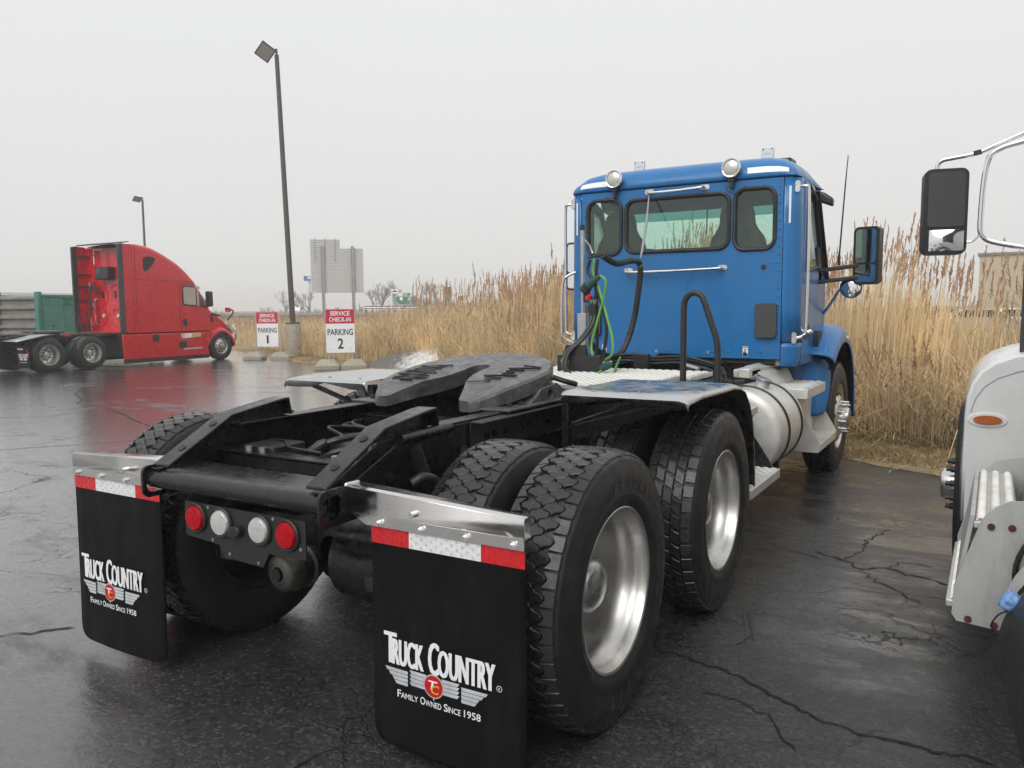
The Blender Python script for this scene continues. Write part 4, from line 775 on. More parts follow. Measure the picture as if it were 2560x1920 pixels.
def cab():
    C = BT; BL = 'blue_paint'
    wins = [(-.812, -.4925, 1.975, 2.445, .085), (-.449, .449, 1.985, 2.428, .085), (.4925, .812, 1.967, 2.447, .085)]
    out = [(-.872, 1.092), (-.175, 1.092), (-.13, 1.118), (.05, 1.118), (.085, 1.092), (.872, 1.092), (.872, 2.515), (-.872, 2.515)]
    bp_ = MB().prism(out, 'y', YB, YB+.02, holes=[rrect(*w) for w in wins]).build('back_panel', BL, C, smooth=0)
    for w in wins:
        loop = rrect(w[0], w[1], w[2], w[3], w[4], 7); MB().tube([(x, YB-.004, z) for x, z in loop], .017, 8, closed=True).build('window_gasket', 'rubber', C)
        MB().prism(rrect(w[0]+.004, w[1]-.004, w[2]+.004, w[3]-.004, w[4]-.004, 7), 'y', YB+.006, YB+.010).build('window_pane', 'window_glass', C, smooth=0)
    # rivets along the seams of the back panel
    riv = MB(); riv.lathe([(-.006, .0001), (-.005, .005), (0, .0095)], 'y', (0, 0, 0), 10); r0 = None
    spots = [(sg*.848, 1.13+i*.066) for sg in (1, -1) for i in range(21)]+[(-.45+i*.13, 1.143) for i in range(10) if abs(-.45+i*.13) > .05]+[(.60, 1.143), (.72, 1.143), (.79, 1.86), (.82, 1.85), (.80, 1.95)]
    for x, z in spots:
        if r0 is None: r0 = riv.build('rivet', BL, C, loc=(x, YB, z))
        else: inst('rivet', r0, C, (x, YB, z))
    for x in (-.16, .29): MB().disc((x, YB, 1.135), (0, -1, 0), .014, .006, 14).build('bolt_cap', 'galvanised', C)
    # rounded corner posts, upper and lower section with an open seam
    for sg in (1, -1):
        for z0, z1, nm in ((1.228, 2.512, 'corner_post'), (1.035, 1.220, 'corner_skirt')):
            rows = []
            for z in np.linspace(z0, z1, 6):
                tk = 0 if z > 1.2 else .02*((1.22-z)/.18)**2; tp = .012*max(0, (z-1.3)/1.2); row = [(sg*.878, YB, z)]
                for i in range(9): a = PI/2*i/8; row.append((sg*(.878+.125*math.sin(a)-tk*i/8-tp*i/8), YB+.13*(1-math.cos(a)), z))
                row.append((sg*(1.003-tk-tp), YB+.19, z)); rows.append(row)
            MB().loft(rows, closed=False).build(nm, BL, C, smooth=60, solid=.004)
        MB().box(*sorted((sg*.835, sg*.868)), YB+.024, YB+.18, 1.04, 2.50).build('corner_liner', 'headliner', C)
    # doors: outer skin with window opening, recessed seam at the corner post
    for sg in (1, -1):
        y0 = YB+.196; door = [(y0, 1.04), (5.05, 1.04), (5.12, 1.45), (5.12, 1.76), (4.64, 2.44), (4.5, 2.5), (y0, 2.505)]; win = [(y0+.10, 1.86), (y0+.14, 1.80), (4.70, 1.84), (4.92, 1.80), (4.94, 1.84), (4.60, 2.36), (4.52, 2.42), (y0+.16, 2.44), (y0+.10, 2.38)]
        a, b = sorted((sg*.975, sg*1.0)); dr = MB().prism(door, 'x', a, b, holes=[win]).build('door', BL, C, smooth=0, bevel=.006)
        MB().tube([(sg*1.0, y, z) for y, z in smooth_closed(win, 3)], .012, 6, closed=True).build('window_seal', 'rubber', dr); a, b = sorted((sg*.985, sg*.989)); MB().prism(win, 'x', a, b).build('window_pane', 'windscreen', dr, smooth=0)
        MB().bar((sg*1.002, 4.55, 2.47), (sg*1.002, 5.10, 1.74), .02, .07, (1, 0, 0)).build('pillar_trim', 'plastic_black', dr, bevel=.004)
        MB().tube(spline([(sg*1.005, y0+.12, 1.31), (sg*1.03, y0+.13, 1.30), (sg*1.03, y0+.24, 1.30), (sg*1.005, y0+.25, 1.31)], 4), .012, 8).build('door_handle', 'chrome', dr); a, b = sorted((sg*.999, sg*1.004)); MB().prism(rrect(y0+.08, y0+.28, 1.24, 1.36, .03, 4), 'x', a, b).build('handle_recess', 'black_print', dr)
        # long grab rail on the corner post
        MB().tube(spline([(sg*.975, YB+.04, 2.44), (sg*1.035, YB+.03, 2.435), (sg*1.055, YB+.04, 2.38), (sg*1.06, YB+.05, 1.9), (sg*1.055, YB+.05, 1.36), (sg*1.04, YB+.045, 1.285), (sg*.985, YB+.04, 1.262)], 6), .013, 10).build('grab_rail', 'stainless', C)
        for z in (2.44, 1.262): MB().prism(rrect(-.018, .018, -.045, .045, .017, 4), 'y', -.006, .006).build('rail_foot', 'steel', C, loc=(sg*.972, YB+.03, z))
    MB().tube(spline([(-.93, YB-.01, 1.83), (-.99, YB-.04, 1.80), (-1.04, YB-.05, 1.72), (-1.05, YB-.05, 1.32), (-1.03, YB-.04, 1.24), (-.95, YB, 1.19)], 6), .0125, 10).build('grab_rail', 'stainless', C)
    # roof cap
    rows = []; ysr = [(0, 2.522), (-.012, 2.535), (-.008, 2.57), (.02, 2.625), (.07, 2.672), (.16, 2.705), (.35, 2.728), (.65, 2.72), (.85, 2.66), (.95, 2.56), (.96, 2.52)]
    for dy, z in ysr:
        row = []; h = z-2.522
        for i in range(25):
            f = -1+2*i/24; af = abs(f); x = (1.0-.05*h/.2)*f if af < .8 else math.copysign(.8+(1.0-.05*h/.2-.8)*math.sin((af-.8)/.2*PI/2)*1.0, f); drop = 0 if af < .72 else ((af-.72)/.28)**2.4; yc = YB+dy+(.12*((af-.88)/.12)**2 if af > .88 and dy < .3 else 0); row.append((x, yc, 2.522+h*(1-drop*.93)*(1-.06*f*f)))
        rows.append(row)
    MB().loft(rows, closed=False).build('roof_cap', BL, C, smooth=60, solid=.006); MB().box(-.93, .93, YB+.02, YB+.9, 2.505, 2.52).build('headliner', 'headliner', C)
    MB().box(-.875, .875, YB+.004, YB+.02, 2.515, 2.523).build('roof_seam', 'black_print', C)
    # interior seen through the back windows
    MB().box(-.97, .97, YB+.05, 5.1, 1.05, 1.09).build('cab_floor', 'dash', C); MB().prism([(5.10, 1.1), (4.75, 1.1), (4.72, 1.70), (4.85, 1.80), (5.15, 1.78)], 'x', -.96, .96).build('dashboard', 'dash', C, bevel=.03)
    for x in (-.60, .45):
        s_ = empty('seat', (x, 4.46, 1.12), 0, C)
        rings = []
        for z, w, t in ((.15, .25, .06), (.3, .27, .075), (.6, .27, .075), (.85, .255, .07), (.97, .22, .06), (1.03, .175, .055), (1.08, .15, .055), (1.16, .145, .05), (1.21, .13, .04), (1.23, .10, .02)):
            k = -.16-.10*z; rings.append([(a, k+b, z) for a, b in [(w*math.copysign(abs(math.cos(t_))**.5, math.cos(t_)), t*math.copysign(abs(math.sin(t_))**.7, math.sin(t_))) for t_ in np.linspace(0, 2*PI, 17)[:-1]]])
        MB().loft(rings).build('backrest', 'fabric_dark', s_, smooth=60); MB().box(-.25, .25, -.15, .33, .0, .17).build('cushion', 'fabric_dark', s_, bevel=.05); MB().box(-.33, -.28, -.15, .2, .32, .42).build('armrest', 'fabric_dark', s_, bevel=.02)
    MB().lathe([(-.012, .20), (0, .212), (.012, .20), (0, .188)], 'y', (-.55, 4.72, 1.86), 28, close=True).build('steering_wheel', 'dash', C)
    ws = MB().loft([[(x, 5.10+.10*(1-(x/.95)**2), 1.76) for x in np.linspace(-.95, .95, 13)], [(x, 4.84+.08*(1-(x/.93)**2), 2.14) for x in np.linspace(-.93, .93, 13)], [(x, 4.66+.06*(1-(x/.9)**2), 2.44) for x in np.linspace(-.9, .9, 13)]], closed=False).build('windscreen', 'windscreen', C, smooth=60)
    MB().prism([(4.55, 2.43), (4.72, 2.40), (4.72, 2.54), (4.5, 2.54)], 'x', -.95, .95).build('windscreen_header', BL, C); sh = MB().loft([[(x, 4.655+.06*(1-(x/.9)**2), 2.425) for x in np.linspace(-.9, .9, 9)], [(x, 4.715+.066*(1-(x/.9)**2), 2.325) for x in np.linspace(-.9, .9, 9)]], closed=False).build('sun_band', MATS['smoked_band'], C)
    MB().cyl((.02, 4.74, 2.40), (.02, 4.72, 2.18), .006, 6).build('mirror_stalk', 'dash', C)
    # fittings on the back of the cab
    def bar(x0, x1, z, y=YB):
        b = MB().tube(spline([(x0, y, z+.012), (x0+.005, y-.05, z+.008), (x0+.04, y-.065, z-.004), ((x0+x1)/2, y-.066, z-.004), (x1-.04, y-.065, z+.004), (x1-.005, y-.05, z+.010), (x1, y, z+.012)], 6), .0125, 10).build('grab_bar', 'steel', C)
        for x in (x0, x1): MB().prism(rrect(x-.04, x+.04, z-.008, z+.034, .018, 4), 'y', y-.006, y).build('bar_foot', 'steel', b)
    bar(-.235, .245, 2.475); bar(-.422, .401, 1.818)
    for x, dx in ((-.535, -.09), (.476, .10)):
        l = empty('work_light', (x, YB-.06, 2.60), 0, C)
        MB().lathe([(.09, .02), (.08, .045), (.04, .066), (.0, .075), (-.012, .078), (-.02, .072), (-.018, .064)], 'y', (0, 0, .012), 32).build('lamp_shell', 'chrome', l, smooth=50); MB().lathe([(-.012, .064), (-.022, .045), (-.026, .02), (-.027, 0)], 'y', (0, 0, .012), 28).build('lens', 'clear_lens', l, smooth=60)
        MB().box(-.025, .025, .0, .03, -.095, -.065).box(-.012, .012, .005, .035, -.15, -.09).build('mount', 'black_grime', l, bevel=.004); MB().tube(spline([(.0, .02, -.12), (.035 if dx < 0 else -.045, .0, -.15), (dx*.3, .0, -.19), (dx*.7, .05, -.165), (dx, .055, -.15)], 6), .004, 6).build('wire', 'hose_black', l)
        MB().disc((dx, .06, -.15), (0, -1, 0), .02, .012, 14).build('grommet', 'rubber', l)
    for f0, f1 in ((.60, .885), (-.86, -.60)):
        tr_ = []
        for t_ in (1.75, 2.75):
            k_ = int(t_); w_ = t_-k_; tr_.append([])
            for f in np.linspace(f0, f1, 9):
                i_ = (f+1)*12; i0 = min(23, int(i_)); q_ = i_-i0; pt = lambda r_: np.array(rows[r_][i0])*(1-q_)+np.array(rows[r_][i0+1])*q_; p_ = pt(k_)*(1-w_)+pt(k_+1)*w_; tr_[-1].append((p_[0], p_[1]-.006, p_[2]+.003))
        MB().loft(tr_, closed=False).build('reflective_tape', 'white_reflector', C, smooth=60)
    for sg in (1, -1): MB().add([(sg*.885, YB-.001, 2.16), (sg*.93, YB+.008, 2.16), (sg*.93, YB+.008, 2.445), (sg*.885, YB-.001, 2.445)], [(0, 1, 2, 3)]).build('reflective_tape', 'white_reflector', C, smooth=0)
    MB().prism(rrect(.676, .845, 1.263, 1.537, .03, 5), 'y', YB-.035, YB).build('vent_cover', 'vent_plastic', C, bevel=.022, seg=3); MB().prism(rrect(-.845, -.676, 1.263, 1.537, .03, 5), 'y', YB-.035, YB).build('vent_cover', 'vent_plastic', C, bevel=.022, seg=3)
    MB().disc((.732, YB, 1.824), (0, -1, 0), .02, .008, 18).build('rubber_plug', 'rubber', C)
    for x in (.60, -.65):
        st = MB().box(x-.021, x+.021, YB-.0015, YB-.0005, 1.108, 1.19).build('warning_sticker', 'white_print', C); MB().box(x-.019, x+.019, YB-.0025, YB-.0016, 1.176, 1.188).build('sticker_band', 'orange_print', st); MB().box(x-.019, x+.019, YB-.0025, YB-.0016, 1.11, 1.136).build('sticker_text', 'black_print', st)
        MB().prism([(x-.012, 1.142), (x-.002, 1.142), (x-.004, 1.155), (x+.010, 1.160), (x+.012, 1.168), (x, 1.165), (x-.012, 1.172), (x-.006, 1.158)], 'y', YB-.0025, YB-.0016).build('sticker_figure', 'black_print', st)
    # roof: marker boxes, stub aerial, rear drip strip
    for x in (-.47, .66):
        bx_ = MB().prism([(-.05, 0), (.05, 0), (.05, .11), (-.05, .11)], 'y', 0, .035).build('antenna_box', 'sign_back', C, bevel=.008, loc=(x, YB+.34, 2.715))
        mbx = MB()
        for a in (-.035, .035): mbx.disc((a, -.001, .09), (0, -1, 0), .006, .002, 8)
        mbx.build('screws', 'black_print', bx_); MB().box(-.03, .03, -.0015, -.0005, .05, .054).build('maker_plate', 'grey_print', bx_)
    MB().tube([(-.55, YB+.5, 2.70), (-.55, YB+.5, 2.85)], .006, 6).build('stub_aerial', 'rubber', C); MB().box(.73, .86, YB+.3, YB+.5, 2.66, 2.715).build('roof_sensor', 'plastic_black', C, bevel=.012)
    MB().tube([(.93, YB+.3, 2.52), (1.0, YB+.36, 2.48), (1.01, YB+.6, 2.40)], .014, 8).build('drip_rail', 'rubber', C)
MATS['smoked_band'] = glass('smoked_band', (.18, .42, .42), .1)
cab()
def front_end():
    C = BT; BL = 'blue_paint'
    # bonnet
    rings = []
    for y, w, zt, zb in ((5.02, .90, 1.66, 1.0), (5.3, .82, 1.60, .95), (5.8, .74, 1.52, .9), (6.3, .66, 1.42, .85), (6.55, .62, 1.30, .8)):
        rings.append([(w*math.copysign(abs(math.cos(t))**.35, math.cos(t)), y, (zt+zb)/2+(zt-zb)/2*math.copysign(abs(math.sin(t))**.45, math.sin(t))) for t in np.linspace(0, 2*PI, 29)[:-1]])
    MB().loft(rings).build('bonnet', BL, C, smooth=60)
    for sg in (1, -1):
        # wheel-arch fender: cross sections across x swept round the wheel
        rows = []; prof = [(.72, 0, 0), (.86, .02, .0), (1.0, .03, .0), (1.10, .015, .0), (1.155, -.02, 0), (1.175, -.08, 0), (1.172, -.14, 0)]
        for a, ro, cz in ((-8, .69, .0), (15, .70, .0), (40, .73, .0), (65, .76, .01), (90, .77, .02), (112, .80, .03), (130, .86, .02), (143, .94, -.02)):
            t = R_(a); row = []
            for x, dr, _ in prof: rr = ro+dr; row.append((sg*x, YS+rr*math.cos(t), .50+rr*math.sin(t)*1.06+cz))
            rows.append(row)
        MB().loft(rows, closed=False).build('front_fender', BL, C, smooth=70, solid=.008, subd=1)
        # splash panel between fender and steps
        rows = [[(sg*.70, 4.60, 1.10), (sg*.9, 4.60, 1.12), (sg*1.05, 4.66, 1.09), (sg*1.10, 4.80, 1.02)], [(sg*.70, 4.58, .95), (sg*.95, 4.60, .96), (sg*1.07, 4.68, .95), (sg*1.12, 4.86, .93)], [(sg*.70, 4.56, .75), (sg*.95, 4.59, .76), (sg*1.07, 4.66, .76), (sg*1.12, 4.80, .77)], [(sg*.70, 4.55, .55), (sg*.95, 4.57, .55), (sg*1.06, 4.62, .56), (sg*1.11, 4.74, .58)]]
        MB().loft(rows, closed=False).build('splash_panel', BL, C, smooth=70, solid=.006, subd=1)
        a, b = sorted((sg*.97, sg*1.045)); MB().prism(rrect(4.60, 4.78, 1.14, 1.30, .04, 4), 'x', a, b).build('air_intake', 'black_print', C, bevel=.01)
        MB().box(*sorted((sg*1.165, sg*1.19)), 5.22, 5.32, 1.20, 1.24).build('marker_light', 'clear_lens', C, bevel=.008)
        rows = []
        for a in range(-5, 150, 12): t = R_(a); rows.append([(sg*x, YS+.66*math.cos(t), .50+.66*math.sin(t)*1.06) for x in (.70, .9, 1.13)])
        MB().loft(rows, closed=False).build('wheel_liner', 'black_grime', C, smooth=60)
    MB().box(-1.05, 1.05, 6.35, 6.5, .42, .75).build('front_bumper', 'chrome', C, bevel=.04)
    MB().tube([(-.95, YS, .42), (.95, YS, .42)], .05, 10).build('front_axle', 'black_grime', C)
    MB().box(-.42, .42, 4.2, 5.9, .62, 1.05).build('engine_block', 'black_grime', C, bevel=.03)
    # mirrors
    for sg in (1, -1):
        ym = 4.83
        for z in (1.835, 1.735): MB().bar((sg*.97, ym-.02, z-.02), (sg*1.30, ym+.02, z+.02), .05, .034).build('mirror_arm', 'plastic_black', C, bevel=.008)
        MB().box(*sorted((sg*.96, sg*1.0)), ym-.06, ym+.10, 1.70, 2.02).build('arm_bracket', 'plastic_black', C, bevel=.01)
        hd = MB().prism(rrect(-.108, .108, -.243, .243, .045, 6), 'y', -.03, .055).build('mirror_head', 'plastic_black', C, bevel=.02, seg=3, loc=(sg*1.375, ym+.03, 1.935)); hd.rotation_euler = (0, 0, -sg*.24)
        MB().prism(rrect(-.088, .080, -.06, .222, .025, 5), 'y', -.033, -.031).build('mirror_glass', 'mirror_glass', hd, smooth=0); MB().prism(rrect(-.088, .080, -.222, -.075, .025, 5), 'y', -.033, -.031).build('wide_glass', 'mirror_glass', hd, smooth=0)
        MB().lathe([(.0, 0), (.004, .05), (.012, .085), (.018, .088), (.03, .08), (.05, .03), (.052, 0)], 'y', (sg*1.25, ym+.02, 1.665), 28).build('spot_mirror', 'mirror_glass', C, smooth=60); MB().lathe([(.008, .084), (.006, .09), (.03, .09), (.05, .05), (.058, 0)], 'y', (sg*1.25, ym+.022, 1.665), 28).build('spot_mirror_shell', 'plastic_black', C, smooth=50)
        MB().tube(spline([(sg*.985, ym+.25, 1.43), (sg*1.03, ym+.2, 1.48), (sg*1.10, ym+.12, 1.57), (sg*1.16, ym+.08, 1.655), (sg*1.24, ym+.07, 1.67)], 6), .0125, 8).build('spot_mirror_arm', 'steel', C)
    MB().tube([(.925, 4.78, 2.50), (.97, 4.79, 2.47), (1.0, 4.80, 2.455)], .014, 8).build('visor_mirror_arm', 'plastic_black', C)
    MB().prism([(.96, 2.505), (1.04, 2.475), (1.10, 2.43), (1.098, 2.36), (1.0, 2.40), (.955, 2.44)], 'y', 4.74, 4.86).build('kerb_mirror', 'plastic_black', C, bevel=.02, seg=3)
    MB().tube([(1.15, 4.85, 1.86), (1.15, 4.85, 1.93), (1.155, 4.852, 2.0), (1.18, 4.86, 2.5), (1.195, 4.865, 2.76)], [.012, .010, .007, .006, .004], 8).build('whip_aerial', 'rubber', C); MB().tube([(1.195, 4.865, 2.74), (1.197, 4.866, 2.79)], .007, 8).build('aerial_tip', 'galvanised', C)
front_end()
def tank_and_steps():
    C = BT
    tk = MB().lathe([(2.84, .0), (2.845, .12), (2.85, .24), (2.858, .285), (2.872, .302), (2.89, .305), (3.58, .305), (3.598, .302), (3.612, .285), (3.62, .2), (3.62, 0)], 'y', (.835, 0, .645), 64).build('fuel_tank', 'aluminium', C, smooth=50)
    for y in (3.08, 3.50):
        MB().lathe([(y-.024, .306), (y-.024, .310), (y+.024, .310), (y+.024, .306)], 'y', (.835, 0, .645), 64).build('strap_rubber', 'rubber', tk, smooth=30); MB().lathe([(y-.010, .310), (y-.008, .315), (y+.008, .315), (y+.010, .310)], 'y', (.835, 0, .645), 64).build('strap', 'black_frame', tk, smooth=30)
    MB().tube([(.905, 3.22, .925), (.925, 3.22, .985)], .05, 18).build('filler_neck', 'aluminium', tk); MB().tube([(.922, 3.22, .975), (.93, 3.22, 1.0)], .058, 14).build('filler_cap', 'galvanised', tk, bevel=.004)
    MB().tube(spline([(.55, 2.75, 1.0), (.70, 2.85, 1.01), (.80, 2.98, .985)], 5), .012, 8).build('fuel_hose', 'hose_black', C); MB().tube([(.78, 2.95, .985), (.83, 3.02, .985)], .02, 10).build('hose_fitting', 'plastic_black', C)
    MB().bar((.60, 3.1, .33), (.98, 3.1, .33), .05, .05).bar((.60, 3.52, .33), (.98, 3.52, .33), .05, .05).build('tank_bracket', 'black_grime', C, bevel=.006)
    # rear steps: lower tread, black gusset, upper tread and kick plate
    tread_plate('lower_step', C, .93, 1.185, 1.90, 2.62, .475, .055, px=.042, py=.05); MB().prism([(2.60, .42), (2.615, .42), (2.13, .80), (2.10, .80), (2.10, .42)], 'x', .905, .915).build('step_gusset', 'black_frame', C); MB().prism([(.92, .42), (1.18, .42), (.92, .82)], 'y', 2.615, 2.63).build('step_gusset', 'black_frame', C)
    MB().box(.5, .93, 2.0, 2.6, .40, .43).build('step_frame', 'black_frame', C, bevel=.006); tread_plate('upper_step', C, .86, 1.155, 1.80, 2.14, .93, .042, px=.042, py=.05)
    kp = MB().box(.86, .87, 1.85, 2.14, .45, .89).build('kick_plate', 'aluminium', C); mb = MB()
    for i in range(9):
        for j in range(3): mb.bar((.90+.06*j, 2.1405, .52+i*.045), (.94+.06*j, 2.1405, .50+i*.045), .006, .014)
    MB().prism([(.87, .50), (1.02, .70), (1.14, .885), (.87, .885)], 'y', 2.13, 2.14).build('kick_panel', 'aluminium', C)
    # cab-entry steps ahead of the tank
    tread_plate('lower_step', C, .93, 1.185, 3.98, 4.74, .425, .062, px=.05, py=.06); tread_plate('upper_step', C, .84, 1.15, 3.64, 4.38, .89, .075, px=.05, py=.06)
    MB().box(.70, 1.0, 3.66, 4.738, .37, .812).build('step_box', 'aluminium', C, bevel=.01)
    for y in (3.97, 4.748): MB().prism([(.96, .36), (1.18, .36), (1.186, .44), (1.0, .76), (.96, .76)], 'y', y-.004, y+.004).build('step_gusset', 'aluminium', C)
    MB().prism([(3.30, 1.055), (3.30, .99), (3.45, .99), (3.45, 1.0), (4.36, 1.0), (4.36, .87), (4.40, .87), (4.42, 1.02), (3.46, 1.06)], 'x', .72, .80).build('frame_tray', 'aluminium', C, bevel=.006); MB().box(.66, .80, 3.38, 3.64, .98, 1.045).build('battery_tray', 'aluminium', C, bevel=.01); MB().prism([(.70, 1.06), (.84, 1.0), (.90, .87), (.88, .87), (.82, .99), (.70, 1.045)], 'y', 3.55, 4.40).build('tank_shroud', 'aluminium', C, bevel=.004)
    # the same on the left, plain
    MB().lathe([(2.3, .0), (2.31, .28), (2.33, .305), (3.86, .305), (3.89, .28), (3.9, 0)], 'y', (-.835, 0, .645), 48).build('fuel_tank', 'aluminium', C, smooth=50); MB().box(-1.15, -.80, 4.0, 4.7, .35, .86).build('step_box', 'aluminium', C, bevel=.02)
tank_and_steps()
# ------------------------------------------------------------------ red sleeper tractor across the lot
RA = .045; RO = Vector((-21.6, 10.45, 0))-1.2*Vector((math.cos(RA), math.sin(RA), 0)); RO.z = -.26
RT = tag(empty('semi_tractor', RO, RA), 'red sleeper cab tractor with tall roof fairing standing across the lot', 'truck')
def red_truck():
    C = RT; RD = 'red_paint'
    for y in (.24, 1.61):
        for sg in (1, -1): wheel(C, sg*1.06, y, .50, sg, 'drive10', 'tread_lug'); wheel(C, sg*.72, y, .50, sg, 'inner', 'tread_lug')
        MB().tube([(-.9, y, .5), (.9, y, .5)], .07, 10).lathe([(-.2, .06), (0, .2), (.2, .06)], 'y', (0, y, .52), 16).build('drive_axle', 'black_grime', C)
    for sg in (1, -1): wheel(C, sg*1.02, 6.70, .49, sg, 'steer', 'tread_rib', nuts='dark_nut')
    for sg in (1, -1):
        MB().box(*sorted((sg*.35, sg*.43)), -.75, 7.0, .80, 1.03).build('frame_rail', 'black_frame', C, bevel=.006)
        MB().prism([(-.78, .86), (-.5, 1.05), (.0, 1.09), (.02, 1.03), (-.76, .80)], 'x', *sorted((sg*.36, sg*.44))).build('tail_ramp', 'black_frame', C, bevel=.004)
    MB().box(-.44, .44, -.80, -.68, .78, .92).build('tail_crossmember', 'black_frame', C, bevel=.02)
    # fifth wheel
    f5 = MB(); prof = []
    for a in range(-40, 221, 10): prof.append((.45*math.cos(R_(a)), .95+.45*math.sin(R_(a))))
    prof += [(-.30, .30), (-.16, .30), (-.05, .75), (-.04, 1.0), (.04, 1.0), (.05, .75), (.16, .30), (.30, .30)]
    f5.prism(prof, 'z', 1.13, 1.19); fw_ = f5.build('fifth_wheel', 'grease', C, bevel=.01); MB().box(-.4, .4, .75, 1.1, 1.03, 1.13).build('saddle_bracket', 'black_grime', fw_, bevel=.02)
    for y in (.24, 1.61):
        MB().loft([[(.9, y-.5, 1.02), (1.2, y-.5, 1.02)], [(.9, y-.2, 1.06), (1.2, y-.2, 1.06)]], closed=False)
    MB().loft([[(x, 1.61+.60*math.cos(R_(a)), .50+.60*math.sin(R_(a))) for x in (.62, .9, 1.2)] for a in range(-5, 60, 8)], closed=False).build('quarter_fender', 'plastic_black', C, smooth=50, solid=.006)
    MB().loft([[(x, y, z) for x in (.45, .9, 1.2)] for y, z in ((-.7, .93), (-.3, 1.0), (.1, 1.08), (.4, 1.10))], closed=False).build('fender_strut', 'galvanised', C, solid=.01)
    # sleeper + roof, cab and bonnet as one swept skin of cross sections
    def ring(y, w, z0, z1, rc, crown=.04):
        pts = [(w, z0), (w, z0+(z1-z0)*.33), (w, z0+(z1-z0)*.66)]
        for i in range(7): a = PI/2*i/6; pts.append((w-rc+rc*math.cos(a), z1-rc+rc*math.sin(a)))
        pts += [((w-rc)*.5, z1+crown*.75), (0, z1+crown)]
        full = [(x, y, z) for x, z in pts]+[(-x, y, z) for x, z in pts[-2::-1]]; return full
    rs_ = [ring(*a) for a in ((3.14, 1.2, 1.07, 3.90, .10), (3.17, 1.2, 1.07, 3.95, .14), (3.4, 1.2, 1.07, 3.96, .16), (3.75, 1.2, 1.07, 3.92, .18), (4.0, 1.2, 1.07, 3.86, .20), (4.4, 1.2, 1.07, 3.70, .22), (4.88, 1.2, 1.07, 3.45, .22), (5.15, 1.19, 1.07, 3.27, .22), (5.39, 1.185, 1.07, 3.06, .22), (5.6, 1.175, 1.07, 2.84, .2))]
    MB().loft(rs_).build('sleeper_shell', RD, C, smooth=50)
    MB().loft([ring(*a) for a in ((5.601, 1.17, 1.07, 2.72, .16), (5.78, 1.165, 1.07, 2.60, .18), (5.95, 1.15, 1.07, 2.36, .2), (6.15, 1.12, 1.07, 2.08, .2), (6.30, 1.08, 1.05, 1.90, .2))]).build('cab_shell', RD, C, smooth=50)
    ws = MB().loft([[(x, 5.63+.22*(1-(x/1.1)**2), 2.70) for x in np.linspace(-1.08, 1.08, 9)], [(x, 6.34+.16*(1-(x/1.1)**2), 1.90) for x in np.linspace(-1.04, 1.04, 9)]], closed=False).build('windscreen', 'sky_pane', C)
    MB().loft([ring(*a) for a in ((6.30, 1.06, 1.0, 1.88, .22), (6.5, 1.03, 1.0, 1.78, .22), (6.71, 1.0, 1.0, 1.70, .22), (6.95, .96, 1.0, 1.55, .22), (7.17, .92, .95, 1.36, .2), (7.35, .88, .9, 1.12, .15), (7.45, .84, .88, .98, .06))]).build('bonnet', RD, C, smooth=50)
    for sg in (1, -1):
        rows = []
        for a, ro in ((-2, .66), (20, .64), (45, .64), (70, .66), (90, .68), (110, .66), (135, .66), (160, .70), (178, .72)):
            t = R_(a); rows.append([(sg*x, 6.70+(ro+dr)*math.cos(t), .49+(ro+dr)*math.sin(t)*.93) for x, dr in ((.80, .12), (.95, .10), (1.10, .06), (1.19, -.01), (1.21, -.07), (1.2, -.12))])
        MB().loft(rows, closed=False).build('front_fender', RD, C, smooth=70, solid=.01, subd=1)
        MB().loft([[(sg*x, 6.70+.56*math.cos(R_(a)), .49+.56*math.sin(R_(a))) for x in (.75, 1.17)] for a in range(-5, 190, 15)], closed=False).build('wheel_liner', 'black_grime', C, smooth=60)
        a, b = sorted((sg*1.2, sg*1.245)); MB().prism([(2.64, .21), (6.06, .21), (6.02, .60), (6.10, .85), (6.33, 1.02), (2.62, 1.02)], 'x', a, b).build('side_skirt', RD, C, bevel=.02); a, b = sorted((sg*1.19, sg*1.235)); MB().box(a, b, 2.66, 6.05, .09, .208).build('skirt_rubber', 'rubber', C)
        a, b = sorted((sg*1.15, sg*1.2)); ex = MB().prism([(2.68, 1.09), (3.13, 1.09), (3.13, 3.92), (2.80, 3.94), (2.68, 3.90)], 'x', a, b).build('side_extender', RD, C, bevel=.01); a, b = sorted((sg*1.145, sg*1.212)); MB().prism([(2.62, 1.08), (2.80, 1.08), (2.80, 3.95), (2.62, 3.91)], 'x', a, b).build('extender_edge', 'windbreak', ex, bevel=.006)
        for z in (1.3, 2.15, 2.6, 3.0, 3.6): MB().bar((sg*1.14, 2.75, z+.02), (sg*.95, 3.14, z-.02), .05, .06).build('extender_strut', 'plastic_black', C, bevel=.006)
        # doors and side details
        X = sg*1.2; X1 = sg*1.172
        def strip(name, pts, m_, x, w=.012, th=.004):
            mb = MB(); a_, b_ = sorted((x, x+sg*th))
            for i in range(len(pts)-1):
                p, q = pts[i], pts[i+1]; d = math.hypot(q[0]-p[0], q[1]-p[1]); nx_, ny_ = -(q[1]-p[1])/d*w/2, (q[0]-p[0])/d*w/2; mb.prism([(p[0]+nx_, p[1]+ny_), (q[0]+nx_, q[1]+ny_), (q[0]-nx_, q[1]-ny_), (p[0]-nx_, p[1]-ny_)], 'x', a_, b_)
            return mb.build(name, m_, C, smooth=0)
        strip('panel_seam', [(2.82, 2.81), (5.55, 2.79)], 'black_print', X); strip('panel_seam', [(3.24, 3.93), (3.24, 2.0), (3.26, 1.08)], 'black_print', X, .014); strip('panel_seam', [(4.93, 1.08), (4.92, 2.70), (5.56, 2.70)], 'black_print', X, .014)
